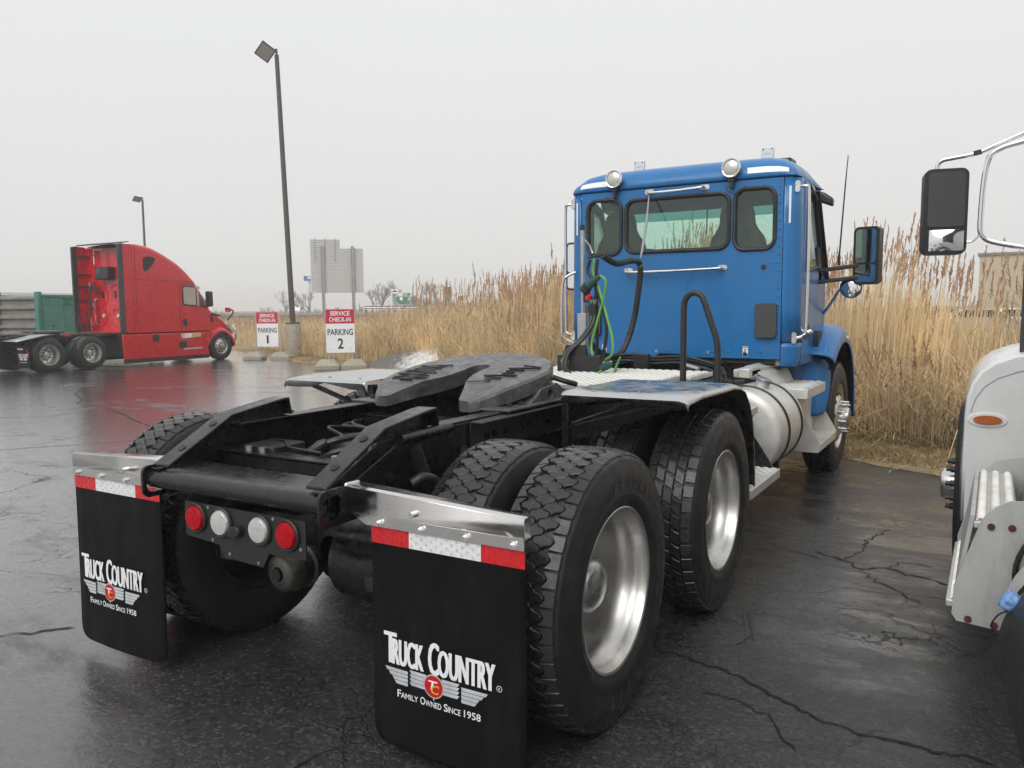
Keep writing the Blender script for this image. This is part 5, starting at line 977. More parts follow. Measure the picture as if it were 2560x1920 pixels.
        a, b = sorted((X1, X1+sg*.012)); wp = MB().prism([(5.66, 1.95), (5.66, 2.52), (5.70, 2.52), (5.98, 1.98), (5.94, 1.92)], 'x', sg*1.135 if 0 else a-sg*.02, b).build('window_pane', 'sky_pane', C, bevel=.004)
        a, b = sorted((X-sg*.004, X+sg*.010)); fr = MB().prism([(5.02, 2.02), (5.06, 1.97), (5.595, 1.92), (5.595, 2.62), (5.08, 2.64), (5.03, 2.60)], 'x', a, b).build('window_frame', 'black_print', C, bevel=.006); a, b = sorted((X+sg*.010, X+sg*.014)); MB().prism([(5.07, 2.04), (5.10, 2.01), (5.58, 1.97), (5.58, 2.58), (5.11, 2.60), (5.07, 2.57)], 'x', a, b).build('window_pane', 'sky_pane', fr, smooth=0)
        a, b = sorted((X, X+sg*.008)); MB().prism(smooth_closed([(3.55, 3.50), (3.72, 3.57), (3.98, 3.54), (3.98, 3.44), (3.78, 3.20), (3.58, 3.08), (3.53, 3.2)], 4), 'x', a, b).build('sleeper_window', 'plastic_black', C, smooth=0)
        for rr_ in ((3.43, 4.05, 1.73, 2.64, .12), (3.40, 4.17, 1.17, 1.59, .1)): MB().tube([(X+sg*.001, y, z) for y, z in rrect(*rr_, 5)], .012, 6, closed=True).build('hatch_moulding', RD, C)
        MB().tube([(X+sg*.001, y, z) for y, z in rrect(3.68, 3.80, 2.08, 2.32, .02, 3)], .006, 6, closed=True).build('hatch_latch', 'black_print', C)
        a, b = sorted((X, X+sg*.03)); MB().prism(rrect(5.03, 5.16, 1.25, 1.5, .04, 4), 'x', a, b).build('door_handle', 'plastic_black', C, bevel=.01); a, b = sorted((sg*1.246, sg*1.262)); MB().prism([(4.84, .99), (5.70, 1.0), (5.72, .86), (4.88, .82)], 'x', a, b).build('step_plate', 'chrome', C, bevel=.004); MB().prism(rrect(4.78, 5.08, .50, .72, .03, 4), 'x', a, b).build('step_opening', 'black_print', C); MB().prism(rrect(3.74, 3.98, .76, .99, .06, 4), 'x', a, b).build('filler_recess', 'black_print', C); MB().box(a, b, 4.95, 5.75, .43, .48).build('step_tread', 'aluminium', C, bevel=.01)
        strip('panel_seam', [(4.70, .22), (4.70, 1.0)], 'black_print', sg*1.246, .01); strip('skirt_crease', [(2.8, .42), (4.68, .46)], RD, sg*1.246, .03, .012); strip('skirt_crease', [(2.8, .86), (4.68, .88)], RD, sg*1.246, .03, .012)
        # door mirrors and bonnet mirrors
        MB().bar((sg*1.16, 6.06, 1.90), (sg*1.36, 6.02, 2.02), .10, .07).build('mirror_arm', 'plastic_black', C, bevel=.02); MB().prism(rrect(1.24, 1.46, 1.92, 2.46, .06, 5) if sg > 0 else rrect(-1.46, -1.24, 1.92, 2.46, .06, 5), 'y', 5.98, 6.12).build('door_mirror', 'plastic_black', C, bevel=.03)
        MB().tube(spline([(sg*1.02, 7.12, 1.42), (sg*1.10, 7.22, 1.56), (sg*1.16, 7.30, 1.72), (sg*1.14, 7.24, 1.80), (sg*1.10, 7.16, 1.82)], 6), .025, 8).build('bonnet_mirror_arm', 'plastic_black', C); MB().prism(rrect(sg*1.10-.10, sg*1.10+.10, 1.72, 1.88, .05, 4), 'y', 7.05, 7.16).build('bonnet_mirror', RD, C, bevel=.03); MB().prism(rrect(sg*1.10-.08, sg*1.10+.08, 1.74, 1.86, .04, 4), 'y', 7.044, 7.05).build('mirror_glass', 'mirror_glass', C)
        a, b = sorted((sg*1.0, sg*1.06)); MB().prism([(6.40, 1.70), (6.75, 1.62), (6.78, 1.56), (6.44, 1.62)], 'x', a, b).build('bonnet_vent', 'plastic_black', C, bevel=.01); MB().prism([(6.32, 1.66), (6.40, 1.64), (6.44, 1.34), (6.36, 1.36)], 'x', *sorted((sg*1.04, sg*1.075))).build('cowl_gap', 'plastic_black', C)
        MB().prism(smooth_closed([(7.10, 1.30), (7.26, 1.22), (7.36, 1.02), (7.30, .98), (7.18, 1.10)], 4), 'x', *sorted((sg*1.02, sg*1.1))).build('headlight', 'clear_lens', C)
    MB().loft([[(x, 7.40-.42*(abs(x)/1.22)**3, z) for x in np.linspace(-1.22, 1.22, 15)] for z in (.26, .5, .75, .88)], closed=False).build('front_bumper', 'vent_plastic', C, smooth=60, solid=.05)
    for x in (-.7, -.3, .3, .7): MB().tube(spline([(x, 7.40, .40), (x, 7.55, .5), (x, 7.58, .9), (x, 7.52, 1.2), (x, 7.36, 1.30)], 5), .03, 8).build('bull_bar', 'chrome', C)
    MB().tube([(-1.0, 7.50, .95), (-.7, 7.60, .95), (.7, 7.60, .95), (1.0, 7.50, .95), (1.08, 7.40, .95)], .035, 10).tube(spline([(1.0, 7.45, .62), (1.08, 7.45, .8), (1.08, 7.42, 1.05), (1.0, 7.35, 1.22)], 5), .03, 8).build('bull_bar', 'chrome', C)
    MB().prism([(5.60, 2.78), (5.95, 2.62), (5.98, 2.56), (5.66, 2.62)], 'x', -1.05, 1.05).build('sun_visor', 'white_paint', C, bevel=.02)
    MB().prism([(2.70, 3.93), (3.2, 4.02), (3.2, 4.05), (2.70, 3.97)], 'x', -1.0, 1.0).build('roof_trim', 'plastic_black', C, bevel=.01)
    # back wall of the sleeper
    yb = 3.14
    for loop in (smooth_closed([(-.85, 3.55), (-.70, 3.65), (-.58, 3.5), (-.5, 3.1), (-.7, 2.95), (-.9, 3.0)], 4), smooth_closed([(.85, 3.55), (.70, 3.65), (.58, 3.5), (.5, 3.1), (.7, 2.95), (.9, 3.0)], 4), rrect(-.06, .06, 3.2, 3.7, .05), smooth_closed([(-.9, 2.62), (-.2, 2.62), (-.1, 2.45), (-.15, 2.1), (-.4, 1.95), (-.9, 1.95)], 4), smooth_closed([(.9, 2.62), (.2, 2.62), (.1, 2.45), (.15, 2.1), (.4, 1.95), (.9, 1.95)], 4), smooth_closed([(-.95, 1.85), (-.3, 1.85), (-.12, 1.72), (-.35, 1.35), (-.95, 1.28)], 4), smooth_closed([(.95, 1.85), (.3, 1.85), (.12, 1.72), (.35, 1.35), (.95, 1.28)], 4)):
        MB().tube([(x, yb-.002, z) for x, z in loop], .018, 6, closed=True).build('wall_rib', RD, C)
    for x, z in ((-.36, 2.33), (.28, 2.33)): MB().prism(rrect(x-.06, x+.06, z-.13, z+.13, .05), 'y', yb-.01, yb).build('wall_vent', 'plastic_black', C)
    for x, z in ((-.36, 1.62), (.40, 1.62)): MB().lathe([(-.05, 0), (-.045, .06), (-.02, .075), (0, .07)], 'y', (x, yb, z), 18).build('work_light', 'clear_lens', C)
    ac = MB().box(-.36, .34, 2.86, 3.12, 2.82, 3.24).build('cooling_unit', 'plastic_black', C, bevel=.03); MB().lathe([(-.02, 0), (-.02, .06), (-.005, .15), (0, .16)], 'y', (-.16, 2.855, 3.03), 22).build('fan', 'windbreak', ac)
    mb = MB()
    for i in range(7): MB().box(.05, .32, 2.852, 2.862, 2.87+i*.05, 2.89+i*.05).build('grille_slat', 'windbreak', ac)
    for a, b, c, d in ((-.78, -.30, 3.80, 3.86), (-.78, -.72, 3.35, 3.80)): MB().box(a, b, yb-.006, yb-.002, c, d).build('reflective_tape', 'white_reflector', C)
    for x in (-.62, .92): MB().tube(spline([(x, yb, 2.2), (x-.05, yb-.09, 2.16), (x-.06, yb-.10, 2.0), (x-.04, yb-.10, 1.4), (x, yb, 1.33)], 6), .018, 8).build('grab_bar', 'steel', C)
    MB().tube([(-.78, 2.95, 1.1), (-.78, 2.95, 2.75)], .02, 8).build('line_post', 'galvanised', C); MB().bar((-.9, 3.0, 2.62), (-.45, 2.95, 2.52), .06, .08).bar((-.55, 2.95, 2.75), (-.40, 2.95, 2.35), .05, .10).build('line_bracket', 'plastic_black', C, bevel=.01)
    for dx in (0, .05, .1): MB().tube(spline([(-.78+dx, 2.93, 2.6), (-.74+dx, 2.9, 2.2), (-.72+dx, 2.88, 1.8), (-.72, 2.8, 1.4), (-.85+dx, 2.7, 1.2), (-1.0+dx, 2.65, 1.35), (-1.0, 2.68, 1.6), (-.85, 2.75, 1.7), (-.78, 2.8, 1.5)], 6), .018, 6).build('air_hose', 'hose_black', C)
    MB().tube(spline([(-.95, 2.7, 1.7), (-1.0, 2.6, 1.3), (-.95, 2.55, 1.1), (-.85, 2.6, 1.05), (-.78, 2.7, 1.3)], 6), .016, 6).build('air_hose', 'hose_black', C)
    MB().box(-.8, .8, 2.2, 3.1, 1.0, 1.05).build('deck_plate', 'black_grime', C); MB().box(-1.1, 1.1, 2.75, 6.1, .35, 1.04).build('chassis_tanks', 'black_grime', C)
    MB().box(.50, .62, 1.16, 1.28, 1.02, 1.08).build('marker_block', 'red_print', C)
    # tail: light panel and flaps
    pl = MB().box(-.42, .42, -.82, -.805, .52, .80).build('light_panel', 'plastic_black', C, bevel=.006)
    for x, z, m_ in ((-.3, .62, 'red_lens'), (.3, .62, 'red_lens'), (-.12, .66, 'clear_lens'), (.12, .66, 'clear_lens'), (.32, .76, 'red_lens')): MB().lathe([(-.84, 0), (-.838, .04), (-.825, .055), (-.82, .058)], 'y', (x, 0, z), 18).build('tail_light', m_, pl)
    for sg in (1, -1):
        fl = MB().prism([(sg*.60, .14), (sg*1.19, .14), (sg*1.21, .55), (sg*1.02, .74), (sg*.60, .74)], 'y', -.37, -.355).build('mud_flap', 'flap_rubber', C); a, b = sorted((sg*.62, sg*.9))
        MB().box(a, b, -.374, -.371, .67, .72).build('reflective_tape', 'white_reflector', fl); MB().add([(sg*1.0, -.373, .74), (sg*1.05, -.373, .72), (sg*1.2, -.373, .57), (sg*1.2, -.373, .50)], [(0, 1, 2, 3)]).build('reflective_tape', 'red_reflector', fl)
        put_text(MB(), 'TRUCK COUNTRY', (sg*.90, -.374, .45), (1, 0, 0), (0, 0, 1), .11, .46, .03).build('lettering', 'white_print', fl, smooth=0); put_text(MB(), 'FAMILY OWNED SINCE 1958', (sg*.90, -.374, .30), (1, 0, 0), (0, 0, 1), .02, .34, .02).build('lettering', 'white_print', fl, smooth=0)
        MB().add([(sg*.9-.20, -.3745, .43), (sg*.9+.20, -.3745, .43), (sg*.9+.15, -.3745, .37), (sg*.9-.15, -.3745, .37)], [(0, 1, 2, 3)]).build('badge_wing', 'silver_print', fl, smooth=0); MB().prism(circle(sg*.9, .395, .045, 16), 'y', -.3765, -.3755).build('badge_disc', 'red_print', fl)
        MB().bar((sg*.44, -.36, .78), (sg*1.19, -.36, .75), .03, .03).build('flap_hanger', 'plastic_black', C)
red_truck()
# ------------------------------------------------------------------ white tractor at the right edge of the picture
WT = tag(empty('semi_tractor', (2.2, 2.5, 0)), 'white tractor truck cut off by the right edge, with round mirror frame and aluminium steps', 'truck')
def white_truck():
    C = WT
    def sh(o): o.location = Vector(o.location)-Vector((2.2, 2.5, 0)); return o
    def B(mb, *a, **k): return sh(mb.build(*a, C, **k))
    w = wheel(C, 2.315-2.2, 2.58-2.5, .49, -1, 'steer', 'tread_rib', nuts='dark_nut'); wheel(C, 4.45-2.2, 2.58-2.5, .49, 1, 'steer', 'tread_rib', nuts='dark_nut')
    # fender: rounded rear corner, wraps over the wheel
    sec = [(2.215, .42), (2.213, .7), (2.215, .95), (2.222, 1.05), (2.24, 1.12), (2.275, 1.18), (2.33, 1.225), (2.42, 1.262), (2.56, 1.29), (2.75, 1.30), (2.95, 1.30)]
    rows = []
    for y, dz, dx, cut in ((2.03, -.02, .03, 0), (2.0, .0, .02, 0), (1.995, .0, .0, 0)): pass
    rear = MB(); n = len(sec); V = [(x+.025, 2.0, z-.02) for x, z in sec]; rows = [[(x+.016, 2.0, z-.010) for x, z in sec], [(x+.005, 2.004, z-.003) for x, z in sec], [(x, 2.018, z) for x, z in sec], [(x-.001, 2.06, z+.002) for x, z in sec], [(x-.003, 2.2, z+.02) for x, z in sec], [(x-.01, 2.6, z+.03) if z > 1.0 else (x-.01, 2.6, 1.03) for x, z in sec], [(x, 3.0, z+.0) if z > .9 else (x, 3.0, .95) for x, z in sec], [(x+.08, 3.25, z-.15) if z > .9 else (x+.08, 3.25, .75) for x, z in sec]]
    B(MB().loft(rows, closed=False), 'front_fender', 'white_paint', smooth=70, solid=.003)
    B(MB().prism([(x+.015, z-.009) for x, z in sec]+[(3.0, .40)], 'y', 1.9985, 2.012), 'fender_rear_wall', 'white_paint')
    B(MB().tube([(x+.018, 1.998, z-.075) for x, z in sec[3:]], .003, 6), 'panel_seam', 'grey_print')
    mk = B(MB().prism([(2.314+.062*math.cos(t), .943+.022*math.sin(t)) for t in np.linspace(0, 2*PI, 25)[:-1]], 'y', 1.98, 2.002), 'marker_light', 'amber_lens', bevel=.006)
    B(MB().prism([(2.314+.085*math.cos(t), .94+.036*math.sin(t)) for t in np.linspace(0, 2*PI, 25)[:-1]], 'y', 1.992, 2.002), 'marker_bezel', 'white_paint', bevel=.004)
    # bonnet, cab and chassis beyond the frame edge
    def rr(y, x0, x1, z0, z1, r): return [(x, y, z) for x, z in rrect(x0, x1, z0, z1, r, 4)]
    B(MB().loft([rr(1.6, 2.72, 4.05, .9, 1.80, .2), rr(2.6, 2.80, 3.97, .9, 1.72, .25), rr(3.6, 2.9, 3.87, .8, 1.5, .25)]), 'bonnet', 'white_paint', smooth=50)
    B(MB().loft([rr(-.2, 2.62, 4.15, 1.0, 2.85, .15), rr(1.0, 2.62, 4.15, 1.0, 2.85, .15), rr(1.6, 2.66, 4.10, 1.0, 2.0, .15)]), 'cab_shell', 'white_paint', smooth=50)
    B(MB().box(2.598, 2.618, -.1, 1.25, 1.70, 2.6), 'window_pane', 'smoked_glass'); B(MB().box(2.95, 3.05, -5, 3.4, .75, 1.03), 'frame_rail', 'black_frame'); B(MB().box(3.72, 3.82, -5, 3.4, .75, 1.03), 'frame_rail', 'black_frame'); B(MB().box(2.25, 4.5, 3.4, 3.55, .4, .8), 'front_bumper', 'chrome', bevel=.03)
    for y in (-2.4, -3.7):
        for sg, x in ((-1, 2.36), (1, 4.41)): wheel(C, x-2.2, y-2.5, .5, sg, 'drive10', 'tread_lug')
    # steps: rear plate, upper and lower treads, polished side sheet
    pl = B(MB().prism([(2.70, .83), (2.46, .80), (2.40, .795), (2.357, .768), (2.325, .735), (2.308, .70), (2.231, .45), (2.228, .34), (2.245, .315), (2.36, .305), (2.70, .30)], 'y', .795, .805), 'step_end_plate', 'worn_plate')
    for x, z in ((2.344, .693), (2.41, .696), (2.283, .328), (2.368, .32)): MB().disc((x, .795, z), (0, -1, 0), .013, .006, 12).build('rusty_bolt', 'rust', pl)
    def ridged(name, x0, x1, y0, y1, z):
        """Pressed tread: three raised ribs, each with rows of half-round louvres."""
        p = B(MB().box(x0, x1, y0, y1, z-.03, z), name, 'aluminium', bevel=.006); mb = MB(); w = (x1-x0)/3
        for k in range(3):
            cx = x0+w*(k+.5); yy = y0+.015
            while yy < y1-.015:
                mb.tube([(cx-w*.30, yy, z), (cx-w*.18, yy+.004, z+.008), (cx, yy+.006, z+.011), (cx+w*.18, yy+.004, z+.008), (cx+w*.30, yy, z)], .0035, 5); yy += .017
        q = mb.build('grip_louvres', 'aluminium', p, smooth=50); q['kind'] = 'stuff'; return p
    ridged('upper_step', 2.285, 2.43, .83, 1.88, .70); ridged('lower_step', 2.205, 2.42, .82, 1.70, .385)
    B(MB().prism([(2.275, .72), (2.29, .72), (2.245, .40), (2.23, .40)], 'y', .83, 1.86), 'riser_sheet', 'worn_plate'); B(MB().prism([(2.21, .37), (2.25, .52), (2.275, .60), (2.30, .70), (2.36, .76), (2.50, .79), (2.70, .80), (2.70, .30), (2.21, .30)], 'y', 1.885, 1.895), 'step_front_plate', 'worn_plate')
    # tanks: aluminium tank behind the steps, black fluid tank with blue cap
    B(MB().lathe([(.86, 0), (.86, .24), (.88, .262), (1.86, .262), (1.87, 0)], 'y', (2.72, 0, .56), 40), 'fuel_tank', 'aluminium', smooth=45); B(MB().lathe([(.785, .235), (.77, .245), (.76, .235), (.78, .225)], 'y', (2.66, 0, .53), 40, close=True), 'tank_ring', 'rubber', smooth=45)
    B(MB().lathe([(-.5, 0), (-.48, .22), (.2, .275), (.30, .285), (.36, .28), (.40, .265), (.44, .22), (.46, .0)], 'y', (2.655, 0, .42), 48), 'fluid_tank', 'plastic_black', smooth=45); B(MB().lathe([(.455, .262), (.50, .27), (.62, .268), (.70, .25), (.72, .2)], 'y', (2.66, 0, .45), 40), 'tank_body', 'aluminium', smooth=45)
    d = Vector((-.75, -.15, .55)).normalized(); c = Vector((2.44, .33, .545)); B(MB().tube([c-d*.02, c+d*.035], .032, 16), 'filler_neck', 'plastic_black')
    rgs = []
    for k, f in ((0, 1), (.012, 1.02), (.016, .98), (.03, .92), (.036, .5)):
        a_ = d.orthogonal().normalized(); b_ = d.cross(a_); rgs.append([c+d*(.035+k)+(a_*math.cos(t)+b_*math.sin(t))*.033*f*(1+(.14*math.cos(6*t) if k > .012 else 0)) for t in np.linspace(0, 2*PI, 49)[:-1]])
    B(MB().loft(rgs), 'blue_filler_cap', 'def_blue', smooth=35); B(MB().tube(spline([c+d*.04+Vector((-.01, -.02, -.02)), c+Vector((-.07, -.02, -.02)), c+Vector((-.085, -.02, -.06)), c+Vector((-.05, -.02, -.09)), c+Vector((.0, -.01, -.06)), c+Vector((.02, 0, -.03))], 6), .003, 6), 'cap_tether', 'hose_black')
    # mirror on its chrome frame
    hd = B(MB().prism(rrect(-.1, .1, -.212, .212, .035, 6), 'y', -.03, .06), 'mirror_head', 'plastic_black', bevel=.018, seg=3, loc=(2.084, 2.03, 1.977)); hd.rotation_euler = (0, 0, .21)
    MB().prism(rrect(-.080, .086, -.075, .195, .02, 5), 'y', -.034, -.0315).build('mirror_glass', 'mirror_glass', hd, smooth=0); MB().loft([[(-.070+.156*i/10, -.0325-.012*(1-((i-5)/5)**2)*(1-((j-4)/4)**2), -.194+.104*j/8) for i in range(11)] for j in range(9)], closed=False).build('wide_glass', 'mirror_glass', hd, smooth=80)
    B(MB().tube(spline([(2.05, 2.05, 2.17), (2.045, 2.05, 2.215), (2.065, 2.05, 2.238), (2.12, 2.05, 2.246), (2.22, 2.05, 2.26), (2.32, 2.05, 2.30), (2.55, 2.05, 2.39)], 6), .0115, 10), 'mirror_frame', 'chrome'); B(MB().tube(spline([(2.60, 2.03, 2.33), (2.40, 2.03, 2.29), (2.32, 2.03, 2.27), (2.272, 2.03, 2.235), (2.255, 2.03, 2.16), (2.247, 2.03, 2.05), (2.244, 2.03, 1.90), (2.255, 2.03, 1.855), (2.29, 2.03, 1.825), (2.40, 2.03, 1.795), (2.60, 2.03, 1.75)], 6), .0135, 12), 'mirror_frame', 'chrome')
    B(MB().tube(spline([(2.18, 2.04, 1.822), (2.215, 2.04, 1.83), (2.24, 2.03, 1.855)], 5), .008, 8), 'mirror_link', 'chrome'); B(MB().bar((2.20, 2.04, 2.255), (2.235, 2.04, 2.262), .03, .02), 'frame_clamp', 'plastic_black'); B(MB().prism(rrect(2.437, 2.60, 1.195, 1.80, .04, 5), 'y', 2.10, 2.16), 'cowl_mirror', 'vent_plastic', bevel=.015)
white_truck()
# ------------------------------------------------------------------ signs, lamps, snow, other vehicles
def service_sign(p0, p1, num, label, face):
    """Upright board on two posts, each post cast into a concrete foot."""
    p0, p1 = Vector(p0), Vector(p1); c = (p0+p1)/2; d = (p1-p0); wd = d.length; rz = face; s = empty('parking_sign', (c.x, c.y, ground_z(c.x)), rz); tag(s, label, 'sign', 'service parking signs')
    W, H, Z0 = .79, 1.22, .46
    for sg in (-1, 1):
        x = sg*wd*.40
        MB().box(x-.022, x+.022, .012, .034, .2, Z0+H-.05).build('post', 'galvanised', s, bevel=.003)
        rows = []
        for z, r in ((0, .35), (.11, .35), (.27, .19), (.275, .185)): rows.append([(x*1.12+a*1.0, b*.75, z) for a, b in rrect(-r, r, -r, r, r*.10, 2)])
        MB().loft(rows).build('concrete_foot', 'concrete', s, smooth=20, bevel=.015)
    bd = MB().box(-W/2, W/2, -.004, .008, Z0, Z0+H).build('board', 'sign_white', s, bevel=.003); zr = Z0+H*.672
    MB().box(-W/2+.002, W/2-.002, -.0065, -.0045, zr, Z0+H-.002).build('red_panel', 'sign_red', bd); ux, uy = (1, 0, 0), (0, 0, 1)
    put_text(MB(), 'SERVICE', (0, -.009, zr+.225), ux, uy, .120, .54, .02).build('lettering', 'sign_white', bd, smooth=0); put_text(MB(), 'CHECK-IN', (0, -.009, zr+.055), ux, uy, .120, .60, .02).build('lettering', 'sign_white', bd, smooth=0)
    put_text(MB(), 'PARKING', (0, -.007, Z0+.50), ux, uy, .175, .70, .016).build('lettering', 'black_print', bd, smooth=0); put_text(MB(), num, (0, -.007, Z0+.12), ux, uy, .29, .075 if num == '1' else .16, .02).build('lettering', 'black_print', bd, smooth=0)
    for x in (-.27, .27):
        for z in (.10, H-.22): MB().disc((x, -.004, Z0+z), (0, -1, 0), .012, .006, 8).build('bolt', 'galvanised', bd)
    return s
service_sign((-20.35, 17.50, 0), (-19.25, 17.28, 0), '1', 'white and red parking sign number one on two concrete feet', .42)
service_sign((-13.82, 14.28, 0), (-12.98, 14.20, 0), '2', 'white and red parking sign number two on two concrete feet', .70)
def lamp(x, y, z, h, base, hd_rz, label, tilt=.35, scale=1.0):
    l = tag(empty('lamp_post', (x, y, z)), label, 'lamp post', 'parking lot lamp posts')
    if base: MB().lathe([(0, .31), (1.20, .30), (1.235, .285), (1.24, 0)], 'z', n=32).build('concrete_base', 'concrete', l, smooth=40); MB().box(-.2, .2, -.2, .2, 1.24, 1.31).build('base_cover', 'pole_bronze', l, bevel=.02)
    rows = [[(a, b, zz) for a, b in rrect(-r, r, -r, r, r*.3, 2)] for zz, r in ((1.2 if base else 0, .085), (h, .062))]
    MB().loft(rows).build('pole', 'pole_bronze', l, smooth=30); MB().tube([(0, 0, h-.05), (0, 0, h+.22)], .045, 10).build('tenon', 'pole_bronze', l)
    for zz in (h-1.4, h-2.1): MB().disc((.0, -.07, zz), (0, -1, 0), .02, .01, 8).build('hand_bolt', 'galvanised', l)
    # square flood head carried by one corner, tipped well up from the horizontal
    S = .58; hd = MB().box(0, S, 0, S, -.045, .045).build('lamp_head', 'pole_bronze', l, bevel=.015); tw = Vector((CAM.x-x, CAM.y-y, 0)).normalized(); n_ = (tw*math.cos(tilt)-Vector((0, 0, 1))*math.sin(tilt)).normalized(); sd_ = Vector((0, 0, 1)).cross(tw).normalized(); ri = sd_; upv = n_.cross(ri)*1.0
    if upv.z < 0: upv = -upv
    toleft = -r2 if r2.dot(ri) > 0 else -r2; le = (toleft-n_*toleft.dot(n_)).normalized(); e1 = (le*math.cos(hd_rz)+upv*math.sin(hd_rz)).normalized(); e2 = (le*math.sin(hd_rz)-upv*math.cos(hd_rz)).normalized(); e3 = e1.cross(e2); fs_ = 1 if e3.dot(n_) > 0 else -1; m4 = Matrix((e1, e2, e3)).transposed().to_4x4(); m4.translation = (0, 0, h+.16); hd.matrix_local = m4
    ln = MB().box(.05, S-.05, .05, S-.05, *sorted((fs_*.046, fs_*.058))).build('lamp_panel', 'lamp_lens', hd)
    for i in range(5): MB().box(.06, S-.06, .09+.09*i, .10+.09*i, *sorted((fs_*.0585, fs_*.064))).build('lamp_strip', 'pole_bronze', ln)
    return l
lp = lamp(-21.05, 19.85, -.27, 11.35, True, R_(40), 'tall bronze lamp post on a round concrete base by the parking signs', tilt=.5)
lp.rotation_euler = Matrix.Rotation(R_(-1.5), 3, Vector((-math.sin(YAW+.28), math.cos(YAW+.28), 0))).to_euler()
q = at_depth(366, 700, 63); lamp(q.x, q.y, -.45, 10.6, False, R_(30), 'distant bronze lamp post rising behind the red truck', tilt=1.0)
def snow():
    s = tag(empty('snow_pile', (-11.35, 15.25, ground_z(-11)-.03)), 'melting snow heap, white on one end and gritty grey on the other', 'snow pile'); n, m_ = 44, 22; rows = []
    for j in range(m_+1):
        row = []
        for i in range(n+1):
            u, v = -1+2*i/n, -1+2*j/m_; r = math.hypot(u, v); h = max(0, 1-r**2.2)*(.50+.50*(1/(1+math.exp(-3*(u-.05)))))*.86+.05*math.sin(u*9+v*4)*max(0, 1-r)+.03*math.sin(u*23+v*17)*max(0, 1-r); row.append((u*2.35-v*.3, u*.25*-1.0+v*1.1, h*.86))
        rows.append(row)
    mb = MB().loft(rows, closed=False); m2 = bpy.data.materials.new('old_snow'); m2.use_nodes = True; t = m2.node_tree; N = t.nodes; lk = t.links.new; b = N['Principled BSDF']; tcn = N.new('ShaderNodeTexCoord'); sp = N.new('ShaderNodeSeparateXYZ'); nz_ = N.new('ShaderNodeTexNoise'); nz_.inputs['Scale'].default_value = 5; nz_.inputs['Detail'].default_value = 8; nz_.inputs['Roughness'].default_value = .75
    lk(tcn.outputs['Object'], sp.inputs[0]); lk(tcn.outputs['Object'], nz_.inputs['Vector']); ma = N.new('ShaderNodeMath'); ma.operation = 'MULTIPLY_ADD'; ma.inputs[1].default_value = .35; lk(sp.outputs[0], ma.inputs[0]); lk(nz_.outputs[0], ma.inputs[2]); r = N.new('ShaderNodeMapRange'); r.inputs[1].default_value = .38; r.inputs[2].default_value = .70; lk(ma.outputs[0], r.inputs[0]); mx_ = N.new('ShaderNodeMix'); mx_.data_type = 'RGBA'; lk(r.outputs[0], mx_.inputs[0]); mx_.inputs[6].default_value = (.13, .125, .115, 1); mx_.inputs[7].default_value = (.68, .685, .69, 1); lk(mx_.outputs[2], b.inputs['Base Color']); b.inputs['Roughness'].default_value = .9
    n4 = N.new('ShaderNodeTexNoise'); n4.inputs['Scale'].default_value = 40; n4.inputs['Detail'].default_value = 4; lk(tcn.outputs['Object'], n4.inputs['Vector']); bp = N.new('ShaderNodeBump'); bp.inputs['Strength'].default_value = .35; bp.inputs['Distance'].default_value = .02; lk(n4.outputs[0], bp.inputs['Height']); lk(bp.outputs[0], b.inputs['Normal']); MATS['old_snow'] = m2
    mb.build('snow_mound', 'old_snow', s, smooth=80)
snow()
def dump_trailer():
    q = at_depth(52, 800, 34); s = tag(empty('dump_trailer', (q.x, q.y, -.42), .22), 'green tipper body with grey ribbed tailgate behind the red truck', 'trailer'); G = 'green_paint'
    MB().box(-1.2, 1.2, -.05, .05, .98, 2.62).build('tailgate', 'grey_gate', s, bevel=.02); gt = s.children[0]
    for z in (1.05, 1.32, 1.72, 2.12, 2.52): MB().prism([(-.05, z-.08), (-.17, z-.06), (-.17, z+.02), (-.05, z+.10)], 'x', -1.05, 1.05).build('tailgate_rib', 'grey_gate', gt)
    for sg in (1, -1):
        MB().box(*sorted((sg*1.03, sg*1.24)), -.20, .02, .92, 2.78).build('corner_post', G if sg > 0 else 'grey_gate', s, bevel=.03)
        MB().box(*sorted((sg*1.16, sg*1.22)), .02, 5.6, .95, 2.62).build('side_wall', G, s, bevel=.02); MB().box(*sorted((sg*1.22, sg*1.30)), .0, 5.6, 2.50, 2.66).build('top_rail', G, s, bevel=.02); MB().box(*sorted((sg*1.22, sg*1.28)), .0, 5.6, 2.28, 2.36).build('side_rail', G, s); MB().prism([(.0, .85), (.95, .85), (1.0, 1.0), (.95, 2.6), (.0, 2.6)], 'x', *sorted((sg*1.221, sg*1.30))).build('side_panel', G, s, bevel=.02)
        for y in (1.9, 2.9, 3.9, 4.9): MB().box(*sorted((sg*1.221, sg*1.29)), y, y+.14, .95, 2.5).build('side_rib', G, s, bevel=.015)
        MB().box(*sorted((sg*1.221, sg*1.32)), .9, 5.6, .92, 1.06).build('lower_rail', 'grey_gate', s, bevel=.02); MB().disc((sg*1.30, .45, 1.35), (sg, 0, 0), .05, .02, 16).build('hinge_pin', 'black_print', s)
        for y in (.75, 2.0): wheel(s, sg*1.02, y, .52, sg, 'drive10', 'tread_lug')
        MB().box(*sorted((sg*.35, sg*.48)), .0, 5.4, .66, .90).build('chassis_rail', 'black_grime', s)
    MB().box(-1.16, 1.16, .05, 5.6, .92, 1.0).build('tipper_floor', 'grey_gate', s); MB().box(-1.2, 1.2, 5.55, 5.65, .95, 2.7).build('headboard', G, s); MB().bar((-1.3, -.1, .72), (1.3, -.1, .72), .12, .12).build('rear_bumper', 'black_grime', s, bevel=.02)
dump_trailer()
